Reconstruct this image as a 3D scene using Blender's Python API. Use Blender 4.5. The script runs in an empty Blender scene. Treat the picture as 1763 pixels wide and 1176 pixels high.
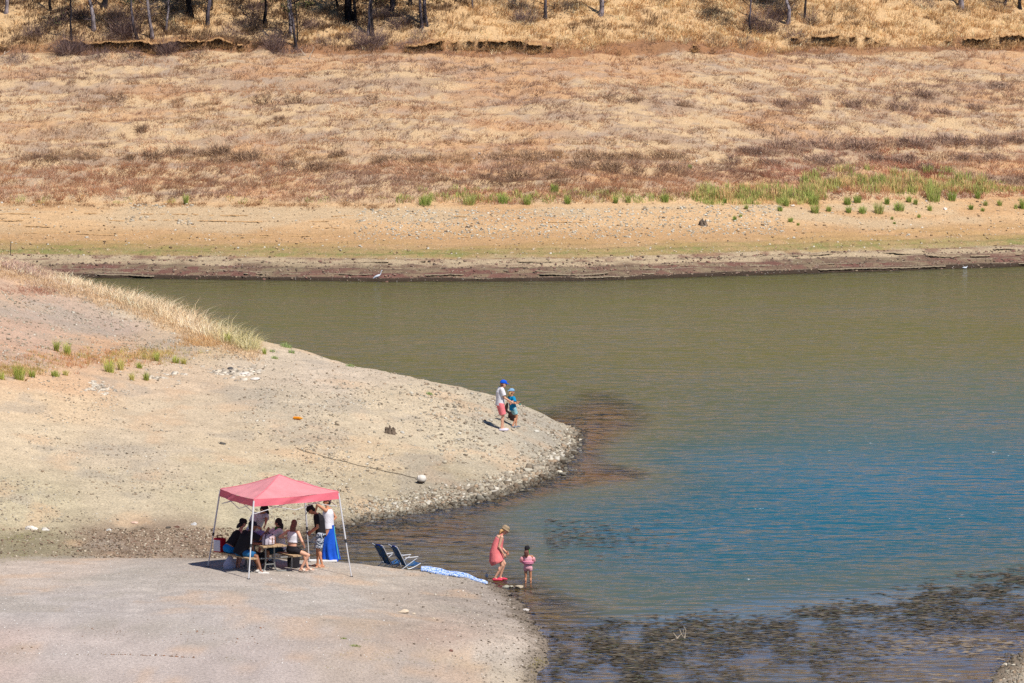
import bpy, bmesh, math, random
import numpy as np
from mathutils import Vector, Matrix, Euler

# ---------------------------------------------------------------- camera, sky, sun, exposure
S = bpy.context.scene
COL = S.collection
FPX, CX, CY, HZ, CH = 9800.0, 881.5, 588.0, -186.0, 19.0
PITCH = math.atan((CY - HZ) / FPX)
cam_d = bpy.data.cameras.new('camera')
cam_d.sensor_width = 36.0
cam_d.lens = FPX / 1763.0 * 36.0
cam_d.clip_start = 1.0
cam_d.clip_end = 5000.0
cam = bpy.data.objects.new('camera', cam_d)
COL.objects.link(cam)
cam.location = (0, 0, CH)
cam.rotation_euler = (math.pi / 2 - PITCH, 0, 0)
S.camera = cam

SUN_EL, SUN_ROT = math.radians(55), math.radians(141)
world = bpy.data.worlds.new("World")
S.world = world
world.use_nodes = True
wn = world.node_tree
wn.nodes.clear()
sky = wn.nodes.new('ShaderNodeTexSky')
sky.sky_type = 'NISHITA'
sky.sun_disc = False
sky.sun_elevation = SUN_EL
sky.sun_rotation = SUN_ROT
sky.altitude = 2500
sky.air_density = 0.85
sky.dust_density = 0.0
sky.ozone_density = 5.0
bg = wn.nodes.new('ShaderNodeBackground')
bg.inputs['Strength'].default_value = 0.10
wo = wn.nodes.new('ShaderNodeOutputWorld')
wn.links.new(sky.outputs[0], bg.inputs[0])
wn.links.new(bg.outputs[0], wo.inputs[0])

sun_d = bpy.data.lights.new('sun', 'SUN')
sun_d.energy = 5.0
sun_d.angle = math.radians(0.53)
sun_d.color = (1.0, 0.945, 0.87)
sun = bpy.data.objects.new('sun', sun_d)
COL.objects.link(sun)
sdir = Vector((math.sin(SUN_ROT) * math.cos(SUN_EL), math.cos(SUN_ROT) * math.cos(SUN_EL), math.sin(SUN_EL)))
sun.rotation_euler = sdir.to_track_quat('Z', 'Y').to_euler()
sun.location = sdir * 300

S.view_settings.view_transform = 'Standard'
S.view_settings.look = 'None'
S.view_settings.exposure = 0.38
S.view_settings.gamma = 1.0
S.render.engine = 'CYCLES'
S.cycles.max_bounces = 6
S.cycles.transparent_max_bounces = 12
S.cycles.diffuse_bounces = 2
S.cycles.glossy_bounces = 3
S.cycles.use_denoising = False
S.cycles.caustics_reflective = False
S.cycles.caustics_refractive = False
S.cycles.sample_clamp_indirect = 2.5
S.cycles.sample_clamp_direct = 3.0
RNG = np.random.default_rng(7)
random.seed(7)

# ---------------------------------------------------------------- pixels <-> world
cp, sp = math.cos(PITCH), math.sin(PITCH)
def ray(px, py):
    u, v = (px - CX) / FPX, (CY - py) / FPX
    return np.array([u, cp + v * sp, -sp + v * cp])
def unp(px, py, z):
    d = ray(px, py)
    t = (z - CH) / d[2]
    return d[0] * t, d[1] * t
def pix(x, y, z):
    dz = z - CH
    f = y * cp - dz * sp
    u = y * sp + dz * cp
    return CX + FPX * x / f, CY - FPX * u / f

# ---------------------------------------------------------------- value noise
def vnoise(x, y, seed=0):
    xi, yi = np.floor(x).astype(np.int64), np.floor(y).astype(np.int64)
    fx, fy = x - xi, y - yi
    fx, fy = fx * fx * (3 - 2 * fx), fy * fy * (3 - 2 * fy)
    def h(a, b):
        n = (a * 374761393 + b * 668265263 + seed * 1442695041) & 0x7fffffff
        n = ((n ^ (n >> 13)) * 1274126177) & 0x7fffffff
        n = (n ^ (n >> 16)) * 1103515245 & 0x7fffffff
        return (n >> 7 & 0xffff) / 65535.0
    a, b, c, d = h(xi, yi), h(xi + 1, yi), h(xi, yi + 1), h(xi + 1, yi + 1)
    return (a * (1 - fx) + b * fx) * (1 - fy) + (c * (1 - fx) + d * fx) * fy
def fbm(x, y, seed=0, oct=4, gain=0.5):
    s, a, t = 0, 1.0, 0
    for i in range(oct):
        s = s + a * vnoise(x * 2 ** i + 17.3 * i, y * 2 ** i - 9.1 * i, seed + i)
        t += a
        a *= gain
    return s / t
def sstep(a, b, v):
    t = np.clip((v - a) / (b - a), 0, 1)
    return t * t * (3 - 2 * t)

# ---------------------------------------------------------------- terrain height
ctl = [  # (px, py, z) seen surface points
 # upper spit shoreline
 (600, 903, 0), (650, 893, 0), (720, 883, 0), (800, 868, 0), (870, 850, 0), (925, 828, 0), (960, 803, 0), (983, 782, 0),
 (996, 755, 0), (985, 738, .1), (960, 724, .42), (900, 697, .95), (860, 684, 1.15), (760, 664, 1.4), (650, 643, 1.65), (550, 614, 1.95), (440, 585, 2.3),
 (330, 552, 2.9), (250, 522, 3.3), (120, 480, 4.0), (0, 452, 4.5), (-200, 420, 5.4), (-500, 400, 6.5),
 # upper spit body
 (865, 743, .85), (900, 790, .42), (950, 760, .4), (700, 740, 1.25), (700, 800, .75), (800, 820, .42), (600, 830, .62), (600, 870, .28), (500, 720, 1.7),
 (400, 650, 2.3), (300, 600, 2.8), (150, 550, 3.4), (0, 540, 4.0), (300, 700, 2.0), (0, 660, 2.9), (150, 640, 2.8), (0, 780, 1.8), (300, 800, 1.3),
 (0, 880, .95), (300, 880, .65), (450, 860, .6), (480, 905, .15),
 (-300, 600, 4.2), (-300, 800, 2.2), (-300, 900, 1.2),
 # gully behind the picnic ground
 (0, 925, .5), (200, 925, .35), (350, 925, .18), (500, 930, .02), (560, 925, -.08), (-300, 930, .7),
 # lower spit
 (0, 962, .62), (200, 962, .6), (360, 960, .62), (450, 962, .64), (530, 965, .58), (600, 969, .47), (660, 976, .34), (740, 985, .2), (800, 994, .1),
 (850, 1004, 0), (885, 1028, 0), (912, 1062, 0), (934, 1095, 0), (946, 1128, 0), (936, 1160, 0), (930, 1200, 0), (915, 1280, 0),
 (480, 995, .8), (300, 1000, .82), (0, 1000, .82), (600, 1000, .62), (700, 1010, .45), (800, 1030, .27), (600, 1080, .8), (750, 1100, .5), (850, 1100, .3),
 (300, 1100, 1.1), (0, 1100, 1.2), (500, 1176, 1.05), (300, 1176, 1.3), (0, 1176, 1.45), (800, 1176, .4), (880, 1176, .17), (0, 1350, 2.2), (500, 1350, 1.6), (-300, 1176, 1.7),
 (-300, 1000, .95), (-300, 1350, 2.4),
 # right corner bank
 (1763, 1124, 0), (1738, 1148, 0), (1705, 1180, 0), (1680, 1230, 0), (1763, 1176, .45), (1900, 1120, .5), (1900, 1200, 1.2), (1850, 1090, 0), (1800, 1300, 1.2),
 # shallow weed flats and bed
 (1000, 1100, -.25), (1200, 1120, -.3), (1400, 1110, -.32), (1600, 1110, -.22), (1600, 1060, -.4), (1300, 1176, -.25), (1500, 1176, -.2), (1763, 1060, -.3), (1200, 1300, -.4), (1500, 1350, -.3),
 (1000, 1045, -.55), (1050, 1015, -1.1), (1300, 1022, -1.6), (1600, 985, -2.0), (1763, 955, -2.0), (1000, 960, -1.0), (1200, 900, -2.0), (1500, 850, -2.2), (1763, 800, -2.4),
 (900, 960, -.35), (900, 900, -.45), (800, 930, -.2), (700, 920, -.13), (650, 945, -.12), (700, 950, -.15), (1050, 850, -.35), (1060, 740, -.20), (1100, 745, -.34), (1030, 720, -.16), (1180, 730, -1.0), (1000, 690, -.4), (1090, 785, -.5), (1020, 830, -.18), (1110, 828, -.28), (1190, 815, -1.1),
 (1300, 750, -2.2), (1300, 650, -2.6), (1763, 650, -2.8), (1000, 600, -2.6), (1300, 560, -2.8),
]
cpts = []
for px, py, z in ctl:
    x, y = unp(px, py, z)
    cpts.append((x, y, z))
# ground hidden behind the ridges
for px, py, z, dy, z2 in [(440, 585, 2.3, 6, 1.2), (440, 585, 2.3, 14, -.3), (650, 643, 1.65, 5, .6), (650, 643, 1.65, 11, -.4), (860, 684, 1.15, 4, .3), (860, 684, 1.15, 8, -.4),
                          (250, 522, 3.3, 8, 1.7), (250, 522, 3.3, 17, -.3), (120, 480, 4.0, 8, 2.6), (120, 480, 4.0, 22, -.5), (0, 452, 4.5, 8, 3.1), (0, 452, 4.5, 26, -.6),
                          (-300, 420, 5.8, 10, 4.2), (-300, 420, 5.8, 30, 0), (960, 724, .42, 3.5, -.15), (860, 684, 1.15, 16, -1.5), (440, 585, 2.3, 24, -1.8), (120, 480, 4, 34, -2),
                          (600, 969, .47, 2.2, .1), (600, 969, .47, 4.2, -.1), (700, 981, .26, 1.6, 0), (740, 985, .2, 3.2, -.18), (800, 994, .1, 2.2, -.15), (850, 1004, 0, 2.5, -.25),
                          (450, 962, .64, 2.5, .2), (300, 962, .6, 2.2, .32), (100, 962, .6, 2.2, .42)]:
    x, y = unp(px, py, z)
    cpts.append((x, y + dy, z2))
cpts = np.array(cpts)
# thin-plate spline (depth is seen at a grazing angle, so y counts less)
YS = 0.45
def tps_k(r2):
    return 0.5 * r2 * np.log(r2 + 1e-9)
P = np.column_stack([cpts[:, 0], cpts[:, 1] * YS])
n = len(P)
d2 = ((P[:, None] - P[None]) ** 2).sum(-1)
A = np.zeros((n + 3, n + 3))
A[:n, :n] = tps_k(d2) + np.eye(n) * 0.35
A[:n, n] = 1
A[:n, n + 1:] = P
A[n:, :n] = A[:n, n:].T
rhs = np.zeros(n + 3)
rhs[:n] = cpts[:, 2]
W = np.linalg.solve(A, rhs)
def tps(x, y):
    sh = np.shape(x)
    x, y = np.ravel(x), np.ravel(y) * YS
    out = W[n] + W[n + 1] * x + W[n + 2] * y
    for i in range(n):
        out = out + W[i] * tps_k((x - P[i, 0]) ** 2 + (y - P[i, 1]) ** 2)
    return out.reshape(sh)

def shore0(x):
    px = CX + FPX * x / 285.0
    wl = np.interp(px, [-400, 250, 650, 1000, 1300, 1763, 2200], [474, 478, 484, 482.5, 473, 458, 446])
    return CH * FPX / (wl - HZ)
def shf(x):
    """how far the whole far slope recedes, following its shoreline"""
    return .62 * (shore0(x) - 278.5)
def far_lines(x):
    """distance of the far waterline and of the profile's break lines, for each x"""
    d0 = shore0(x)
    d0 = d0 + 0.35 * (vnoise(x * 0.5, x * 0 + 3.3, 5) - .5) + 0.25 * (vnoise(x * 1.7, x * 0 + 8.3, 6) - .5)
    return d0
def far_z(x, y):
    d0 = far_lines(x)
    sh_ = shf(x)
    wob = 1.0 * (vnoise(x * 0.12, x * 0 + 1.1, 21) - .5) + 0.5 * (vnoise(x * 0.5, x * 0 + 1.1, 22) - .5)
    b2 = 293.7 + sh_ + 0.6 * wob
    b3 = 303.8 + sh_ + wob * .6
    b4 = 318.0 + sh_ + wob * 1.6 + 0.5 * (vnoise(x * 1.1, x * 0 + 4, 23) - .5)
    s = y - d0
    z = np.where(s < 0, np.maximum(-0.25 + s * 0.16, -3.0),
        np.where(s < 0.25, s * 4 * 0.25 - 0.25, 0))
    t1 = np.clip((y - d0) / (b2 - d0), 0, 1)
    bank = 0.9 * t1 ** 0.9 * 1.0
    zb = 2.94 * (0.5 * t1 + 0.5 * np.clip(t1 * 1.0, 0, 1) ** 1.15)
    # wave-cut steps near the water
    st = s / 0.95 + 0.5 * (vnoise(x * 0.25, y * 0.6, 31) - .5)
    fr = st - np.floor(st)
    stepz = (sstep(0.0, 0.25, fr) - fr) * 0.13 * (1 - sstep(5.5, 8.5, s)) * (s > 0)
    z = np.where(s >= 0.0, zb + stepz, z)
    z = np.where(y > b2, 2.94 + 0.16 * sstep(0, .5, y - b2) + (y - b2) * (0.283 - .014), z)
    z3 = 2.94 + .16 + (b3 - b2) * 0.269
    t = y - b3
    z = np.where(t > 0, z3 + 0.22 * sstep(-.1, .9, t) * 1.0 + t * 0.285, z)
    z4 = z3 + .22 + (b4 - b3) * 0.285
    t = y - b4
    cut = sstep(0.35, 0.6, vnoise(x * 0.22, x * 0 + 2.2, 41)) * 0.30 + 0.20
    z = np.where(t > 0, z4 + cut * sstep(0, 0.22, t) + np.minimum(t, 13) * 0.40 + np.clip(t - 13, 0, 400) * 0.03, z)
    # mounds of the vegetated slope
    veg = sstep(0, 2, y - b2)
    z = z + veg * (0.35 * (fbm(x * 0.35, y * 0.6, 51, 3) - .5) + 0.42 * (fbm(x * .8, y * 1.6, 52, 3) - .5))
    ter = 0.5 * (vnoise(x * .06, y * .25, 55) - .5)
    fr2 = (y / 1.9 + ter * 3) % 1.0
    z = z + veg * .22 * (sstep(0, .3, fr2) - fr2) * (y < b4) * sstep(.3, .6, vnoise(x * .1, y * .3, 56))
    z = z + (1 - veg) * (s > 0.3) * 0.07 * (fbm(x * 1.2, y * 2.0, 53, 3) - .5)
    z = z + sstep(345, 390, y) * 2.0 * (fbm(x * 0.03, y * 0.03, 54, 3) - .5)
    return z
def near_z(x, y):
    z = tps(x, y)
    z = np.where(z < -.6, -.6 + (z + .6) * .8, z)
    z = z + 0.10 * (fbm(x * 0.45, y * 0.45, 61, 3) - .5) + 0.055 * (fbm(x * 1.6, y * 1.3, 62, 3) - .5)
    # the trodden picnic ground stays smooth
    px, py = pix(x, y, z)
    rough = 0.25 + 0.75 * np.clip(sstep(560, 760, px) + (py < 955) * 1.0, 0, 1)
    z = z + rough * (0.05 + .05 * (px > 500)) * (fbm(x * 3.3, y * 3.3, 63, 3) - .5)
    return np.clip(z, -3.2, 9)
def height(x, y):
    x, y = np.asarray(x, float), np.asarray(y, float)
    zn = near_z(x, y)
    # outside the mapped area let it run out smoothly
    out = sstep(22, 34, np.abs(x)) * (y < 245)
    zl = np.where(x < 0, 5.0, -2.0)
    zn = zn * (1 - out) + zl * out
    back = np.clip(1 - y / 75.0, 0, 1)
    lo = 1 - sstep(100, 138, y)
    zn = zn * (1 - lo) + 1.0 * lo
    zn = zn * (1 - back) + back * 15.0
    zf = far_z(x, y)
    w = sstep(236, 262, y)
    return zn * (1 - w) + zf * w
def nz_fast(x, y):
    return height(x, y)

# ---------------------------------------------------------------- mesh and material helpers
def lin(c):
    c = np.asarray(c, float) / 255.0
    return np.where(c <= 0.04045, c / 12.92, ((c + 0.055) / 1.055) ** 2.4)
def alb(c, k=1.42):
    """surface colour whose sunlit look is about the given sRGB value"""
    return np.clip(lin(c) / k, 0.0, 0.85)
def np_mesh(name, verts, faces, k, cols=None, mat=None, smooth=False, attrs=None):
    """mesh from arrays; faces is (n, k)"""
    me = bpy.data.meshes.new(name)
    nv, nf = len(verts), len(faces)
    me.vertices.add(nv)
    me.vertices.foreach_set('co', np.asarray(verts, np.float32).ravel())
    me.loops.add(nf * k)
    me.loops.foreach_set('vertex_index', np.asarray(faces, np.int32).ravel())
    me.polygons.add(nf)
    me.polygons.foreach_set('loop_start', np.arange(nf, dtype=np.int32) * k)
    me.polygons.foreach_set('loop_total', np.full(nf, k, np.int32))
    if smooth:
        me.polygons.foreach_set('use_smooth', np.ones(nf, bool))
    me.update(calc_edges=True)
    if cols is not None:
        a = me.color_attributes.new('Col', 'FLOAT_COLOR', 'POINT')
        c = np.ones((nv, 4), np.float32)
        c[:, :3] = cols
        a.data.foreach_set('color', c.ravel())
    for an, av in (attrs or {}).items():
        a = me.attributes.new(an, 'FLOAT', 'POINT')
        a.data.foreach_set('value', np.asarray(av, np.float32).ravel())
    if mat:
        me.materials.append(mat)
    return me
def link(name, me, parent=None, loc=None, rot=None):
    o = bpy.data.objects.new(name, me)
    COL.objects.link(o)
    if parent is not None:
        o.parent = parent
    if loc is not None:
        o.location = loc
    if rot is not None:
        o.rotation_euler = rot
    return o
def tag(o, label=None, cat=None, group=None, kind=None):
    if label: o['label'] = label
    if cat: o['category'] = cat
    if group: o['group'] = group
    if kind: o['kind'] = kind
    return o
def thing(name, label, cat, loc, rz=0.0, group=None):
    o = bpy.data.objects.new(name, None)
    COL.objects.link(o)
    o.empty_display_size = 0.3
    o.location = loc
    o.rotation_euler = (0, 0, rz)
    return tag(o, label, cat, group)

class Nodes:
    def __init__(s, m):
        m.use_nodes = True
        s.t = m.node_tree
        s.t.nodes.clear()
    def n(s, typ, **kw):
        nd = s.t.nodes.new(typ)
        for k, v in kw.items():
            if k.startswith('i_'):
                nd.inputs[k[2:].replace('_', ' ')].default_value = v
            else:
                setattr(nd, k, v)
        return nd
    def l(s, a, b):
        s.t.links.new(a, b)
    def ramp(s, fac, stops):
        r = s.n('ShaderNodeValToRGB')
        e = r.color_ramp.elements
        e[0].position, e[0].color = stops[0][0], (*stops[0][1], 1) if len(stops[0][1]) == 3 else stops[0][1]
        e[1].position, e[1].color = stops[-1][0], (*stops[-1][1], 1)
        for p, c in stops[1:-1]:
            q = e.new(p)
            q.color = (*c, 1)
        s.l(fac, r.inputs[0])
        return r.outputs[0]
    def noise(s, scale, detail=3, rough=.55, vec=None, dist=0):
        q = s.n('ShaderNodeTexNoise')
        q.inputs['Scale'].default_value = scale
        q.inputs['Detail'].default_value = detail
        q.inputs['Roughness'].default_value = rough
        q.inputs['Distortion'].default_value = dist
        if vec is not None:
            s.l(vec, q.inputs['Vector'])
        return q
    def mapped(s, scale=(1, 1, 1), rot=(0, 0, 0), coord='Object'):
        tc = s.n('ShaderNodeTexCoord')
        m = s.n('ShaderNodeMapping')
        m.inputs['Scale'].default_value = scale
        m.inputs['Rotation'].default_value = rot
        s.l(tc.outputs[coord], m.inputs['Vector'])
        return m.outputs[0]
    def math(s, op, a, b=None, clamp=False):
        q = s.n('ShaderNodeMath', operation=op, use_clamp=clamp)
        for i, v in enumerate((a, b)):
            if v is None: continue
            if isinstance(v, (int, float)): q.inputs[i].default_value = v
            else: s.l(v, q.inputs[i])
        return q.outputs[0]
    def mix(s, fac, a, b, blend='MIX'):
        q = s.n('ShaderNodeMix', data_type='RGBA', blend_type=blend)
        for sock, v in ((q.inputs[0], fac), (q.inputs[6], a), (q.inputs[7], b)):
            if isinstance(v, (int, float)): sock.default_value = v
            elif isinstance(v, (tuple, list, np.ndarray)): sock.default_value = (*[float(t) for t in v[:3]], 1)
            else: s.l(v, sock)
        return q.outputs[2]
_mats = {}
def mat(name, color=(.5, .5, .5), rough=.8, var=.12, vscale=6.0, bump=0.0, bscale=30.0, metal=0.0, spec=.3, attr=False, sheen=0.0, trans=0.0, raw=False, alpha=None):
    """procedural material: base colour (sRGB 0..255) with noise variation and bump"""
    if name in _mats: return _mats[name]
    m = bpy.data.materials.new(name)
    N = Nodes(m)
    p = N.n('ShaderNodeBsdfPrincipled')
    out = N.n('ShaderNodeOutputMaterial')
    N.l(p.outputs[0], out.inputs[0])
    vec = N.mapped()
    nz = N.noise(vscale, 4, .6, vec)
    c = tuple(float(v) for v in (lin(color) if raw else alb(color)))
    if attr:
        at_ = N.n('ShaderNodeAttribute', attribute_name='Col')
        base = at_.outputs['Color']
    else:
        base = c
    f = N.ramp(nz.outputs['Fac'], [(.3, (1 - var,) * 3), (.7, (1 + var,) * 3)])
    colr = N.mix(1.0, base, f, 'MULTIPLY')
    N.l(colr, p.inputs['Base Color'])
    p.inputs['Roughness'].default_value = rough
    p.inputs['Metallic'].default_value = metal
    p.inputs['Specular IOR Level'].default_value = spec
    if sheen: p.inputs['Sheen Weight'].default_value = sheen
    if bump:
        b = N.n('ShaderNodeBump', i_Strength=bump, i_Distance=0.02)
        nb = N.noise(bscale, 3, .6, vec)
        N.l(nb.outputs['Fac'], b.inputs['Height'])
        N.l(b.outputs[0], p.inputs['Normal'])
    if trans:
        tr = N.n('ShaderNodeBsdfTranslucent')
        N.l(colr, tr.inputs['Color'])
        mx = N.n('ShaderNodeMixShader')
        mx.inputs[0].default_value = trans
        N.l(p.outputs[0], mx.inputs[1]); N.l(tr.outputs[0], mx.inputs[2])
        N.l(mx.outputs[0], out.inputs[0])
    _mats[name] = m
    return m

# ---------------------------------------------------------------- the ground sheet
def axis(segs):
    out = []
    for a, b, st in segs:
        k = max(1, int(round((b - a) / st)))
        out.extend(np.linspace(a, b, k, endpoint=False))
    out.append(segs[-1][1])
    return np.array(out)
GX = axis([(-700, -120, 40), (-120, -50, 6), (-50, -39, 1.0), (-39, 39, 0.15), (39, 50, 1.0), (50, 120, 6), (120, 700, 40)])
GY = axis([(-300, 0, 30), (0, 120, 10), (120, 141, 1.5), (141, 176, 0.13), (176, 226, 0.16), (226, 274, 0.6), (274, 300, 0.14), (300, 336, 0.17), (336, 350, 0.4), (350, 420, 2.5), (420, 1600, 60)])
XX, YY = np.meshgrid(GX, GY)
ZZ = np.zeros_like(XX)
for r0 in range(0, len(GY), 100):
    ZZ[r0:r0 + 100] = height(XX[r0:r0 + 100], YY[r0:r0 + 100])
ZZ = np.minimum(ZZ, 75 + 0 * ZZ)
ZZ[YY < 60] = np.minimum(ZZ[YY < 60], 15.5)
def zat(x, y):
    """height of the sheet by bilinear lookup"""
    x, y = np.asarray(x, float), np.asarray(y, float)
    i = np.clip(np.searchsorted(GX, x) - 1, 0, len(GX) - 2)
    j = np.clip(np.searchsorted(GY, y) - 1, 0, len(GY) - 2)
    u = np.clip((x - GX[i]) / (GX[i + 1] - GX[i]), 0, 1)
    v = np.clip((y - GY[j]) / (GY[j + 1] - GY[j]), 0, 1)
    return (ZZ[j, i] * (1 - u) + ZZ[j, i + 1] * u) * (1 - v) + (ZZ[j + 1, i] * (1 - u) + ZZ[j + 1, i + 1] * u) * v
def at(px, py, water=True):
    """the surface point the photograph shows at a pixel"""
    d = ray(px, py)
    ys = np.arange(132, 420, 0.06)
    t = ys / d[1]
    xs, zs = d[0] * t, CH + d[2] * t
    zg = zat(xs, ys)
    if water: zg = np.maximum(zg, 0)
    hit = np.nonzero(zs <= zg)[0]
    i = hit[0] if len(hit) else len(ys) - 1
    return Vector((float(xs[i]), float(ys[i]), float(zg[i])))

# albedo anchors on the near ground: (px, py, rgb)
splats = [
 (100, 1050, (186, 178, 173)), (400, 1060, (186, 177, 171)), (550, 1020, (184, 176, 168)), (100, 1140, (192, 181, 175)), (450, 1150, (188, 176, 170)), (250, 990, (182, 174, 166)), (100, 985, (198, 184, 172)), (0, 1170, (200, 180, 170)),
 (700, 1040, (178, 166, 154)), (760, 1090, (182, 162, 148)), (650, 1150, (186, 172, 160)), (850, 1120, (200, 188, 174)), (880, 1160, (196, 182, 162)), (830, 1040, (165, 154, 144)), (620, 990, (184, 174, 162)), (760, 1160, (180, 168, 158)),
 (60, 935, (152, 142, 116)), (200, 935, (148, 128, 110)), (350, 940, (140, 120, 104)), (300, 950, (160, 142, 124)), (500, 925, (140, 128, 108)), (450, 890, (184, 174, 148)),
 (60, 880, (192, 180, 152)), (200, 860, (198, 184, 158)), (400, 860, (194, 182, 154)), (500, 850, (190, 178, 152)), (640, 850, (186, 172, 146)),
 (100, 700, (214, 190, 158)), (60, 760, (208, 190, 162)), (200, 780, (200, 184, 160)), (300, 720, (204, 186, 160)), (400, 770, (204, 186, 158)), (600, 780, (206, 186, 156)), (500, 700, (196, 182, 160)), (700, 700, (204, 188, 162)), (620, 720, (206, 190, 164)),
 (800, 760, (204, 190, 164)), (880, 760, (190, 180, 160)), (940, 770, (176, 168, 152)), (850, 810, (184, 172, 150)), (760, 840, (170, 158, 134)), (560, 640, (204, 188, 168)), (460, 620, (206, 190, 168)),
 (80, 660, (214, 180, 146)), (300, 650, (206, 184, 158)), (200, 600, (206, 168, 134)), (60, 580, (198, 168, 146)), (180, 560, (184, 164, 148)), (60, 530, (186, 166, 150)), (300, 600, (188, 168, 146)), (30, 500, (198, 168, 144)), (380, 600, (206, 184, 152)),
 (100, 470, (206, 190, 168)), (250, 530, (208, 192, 168)), (0, 455, (208, 192, 170)), (340, 560, (214, 188, 150)), (280, 520, (212, 180, 140)), (100, 455, (196, 168, 142)), (0, 610, (204, 166, 138)),
 (1755, 1160, (196, 180, 158)),
]
sp_xy, sp_c = [], []
for px, py, c in splats:
    v = at(px, py)
    sp_xy.append((v.x, v.y * 0.42)); sp_c.append(alb(c))
sp_xy, sp_c = np.array(sp_xy), np.array(sp_c)
def mixc(a, b, w):
    w = np.asarray(w)[..., None]
    return a * (1 - w) + np.asarray(b) * w
def ground_col(x, y, z):
    x, y, z = np.ravel(x), np.ravel(y), np.ravel(z)
    X = x + 1.6 * (fbm(x * .5, y * .3, 71, 3) - .5)
    Y = (y + 4.0 * (fbm(x * .5, y * .3, 75, 3) - .5)) * .42
    num, den = np.zeros((len(x), 3)), np.zeros(len(x))
    for (sx, sy), c in zip(sp_xy, sp_c):
        w = 1.0 / (((X - sx) ** 2 + (Y - sy) ** 2) + .15) ** 2.2
        num += w[:, None] * c; den += w
    c = num / den[:, None]
    # pebbly variation, warmer blotches
    c = c * (1 + .34 * (fbm(x * 2.2, y * 1.6, 81, 4) - .5) + .12 * (fbm(x * .6, y * 1.4, 82, 3) - .5))[:, None]
    c = mixc(c, alb((214, 178, 142)), .35 * sstep(.58, .75, fbm(x * .8, y * .45, 83, 4)))
    c = mixc(c, alb((168, 160, 148)), .4 * sstep(.56, .7, fbm(x * .7 + 40, y * .4, 84, 4)))
    c = c * np.array([1.02, 1.0, .975])
    # damp rim and bed
    zn = z + .06 * (fbm(x * 1.5, y * 1.0, 85, 3) - .5)
    c = mixc(c, alb((112, 98, 82)), .75 * (1 - sstep(.03, .16, zn)))
    bed = 1 - sstep(-.12, -.02, z)
    bc = mixc(np.broadcast_to(alb((178, 144, 104)), c.shape), alb((134, 116, 88)), sstep(.35, .65, fbm(x * .8, y * .5, 86, 4)))
    bc = mixc(bc, alb((126, 120, 88)), .6 * (1 - sstep(160, 172, y)))
    bc = mixc(bc, alb((170, 126, 92)), .6 * sstep(.42, .6, fbm(x * .5, y * .3, 87, 3) + .18 * sstep(172, 180, y)) * sstep(164, 174, y))
    c = mixc(c, bc, bed)
    # ---- far side
    d0 = far_lines(x)
    yq = y - shf(x)
    s = (y - d0) * 14.7 / np.maximum(293.7 + shf(x) - d0, 6)
    n1 = fbm(x * .35, y * 1.2, 91, 4)
    n2 = fbm(x * 1.4, y * 3.2, 92, 4)
    n3 = fbm(x * .15, y * .4, 93, 4)
    n4 = fbm(x * 3.5, y * 6, 94, 3)
    ss = s + 1.1 * (n1 - .5) + .8 * (n2 - .5)
    f = np.broadcast_to(alb((92, 80, 66)), c.shape).copy()
    f = mixc(f, alb((132, 112, 96)), sstep(.15, .5, ss) * (.5 + .5 * n4))
    f = mixc(f, alb((124, 90, 82)), sstep(.3, .9, ss) * sstep(.40, .6, n1) * .9)
    f = mixc(f, alb((148, 138, 112)), sstep(.3, .8, s) * sstep(.5, .6, n2) * .6)
    f = mixc(f, alb((186, 170, 142)), sstep(2.4, 3.2, ss))
    f = mixc(f, alb((64, 54, 46)), (1 - sstep(.3, .8, s)) * .85)
    f = mixc(f, alb((132, 100, 88)), sstep(3.5, 4.0, ss) * (1 - sstep(4.6, 5.0, ss)) * sstep(.48, .6, n2) * .8)
    gx = CX + FPX * x / 287
    f = mixc(f, alb((188, 158, 118)), sstep(4.0, 4.9, ss))
    green = sstep(4.2, 4.9, s + .5 * (n2 - .5)) * (1 - sstep(5.6, 6.8, s + 1.2 * (n2 - .5)))
    f = mixc(f, alb((132, 138, 84)), green * (.40 + .5 * sstep(.4, .6, n4)) * (.6 + .4 * sstep(.4, .6, n1)))
    olive = sstep(5, 6.5, s) * (1 - sstep(8, 10, s)) * sstep(.46, .62, n1)
    f = mixc(f, alb((158, 140, 86)), olive * .5)
    f = mixc(f, alb((204, 166, 122)), sstep(6.2, 8.0, ss) * .55)
    f = mixc(f, alb((216, 184, 142)), sstep(8.5, 11, ss))
    grav = sstep(8, 9.5, s) * (1 - sstep(13.5, 14.6, s)) * sstep(.45, .62, fbm(x * .12, y * .25, 97, 3))
    f = mixc(f, alb((198, 184, 156)), grav * .5)
    f = mixc(f, alb((206, 168, 124)), sstep(10, 12, s) * sstep(.5, .65, n3 + .2 * (n2 - .5)) * .8)
    f = f * (1 + .30 * (n4 - .5) * sstep(0, 1, s))[:, None]
    f = f * np.array([.95, .90, .87])
    vg = sstep(-.2, .4, yq - 293.7)
    v = np.broadcast_to(alb((206, 176, 138)), c.shape).copy()
    v = mixc(v, alb((166, 140, 120)), sstep(.45, .66, n1) * .7)
    v = mixc(v, alb((198, 150, 108)), sstep(.52, .68, n3) * .6)
    v = mixc(v, alb((168, 150, 136)), sstep(.5, .7, n2) * .5)
    f = mixc(f, v, vg)
    up = sstep(-.1, .3, yq - 318.3)
    f = mixc(f, alb((212, 176, 130)), up * .85)
    f = mixc(f, alb((150, 104, 70)), sstep(.02, .2, yq - 317.3) * (1 - sstep(.5, .9, yq - 318.0)) * .8)
    c = mixc(c, f, sstep(252, 262, y))
    return c
COLS = np.zeros((XX.size, 3))
fx, fy, fz = XX.ravel(), YY.ravel(), ZZ.ravel()
for a0 in range(0, XX.size, 60000):
    COLS[a0:a0 + 60000] = ground_col(fx[a0:a0 + 60000], fy[a0:a0 + 60000], fz[a0:a0 + 60000])

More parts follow.
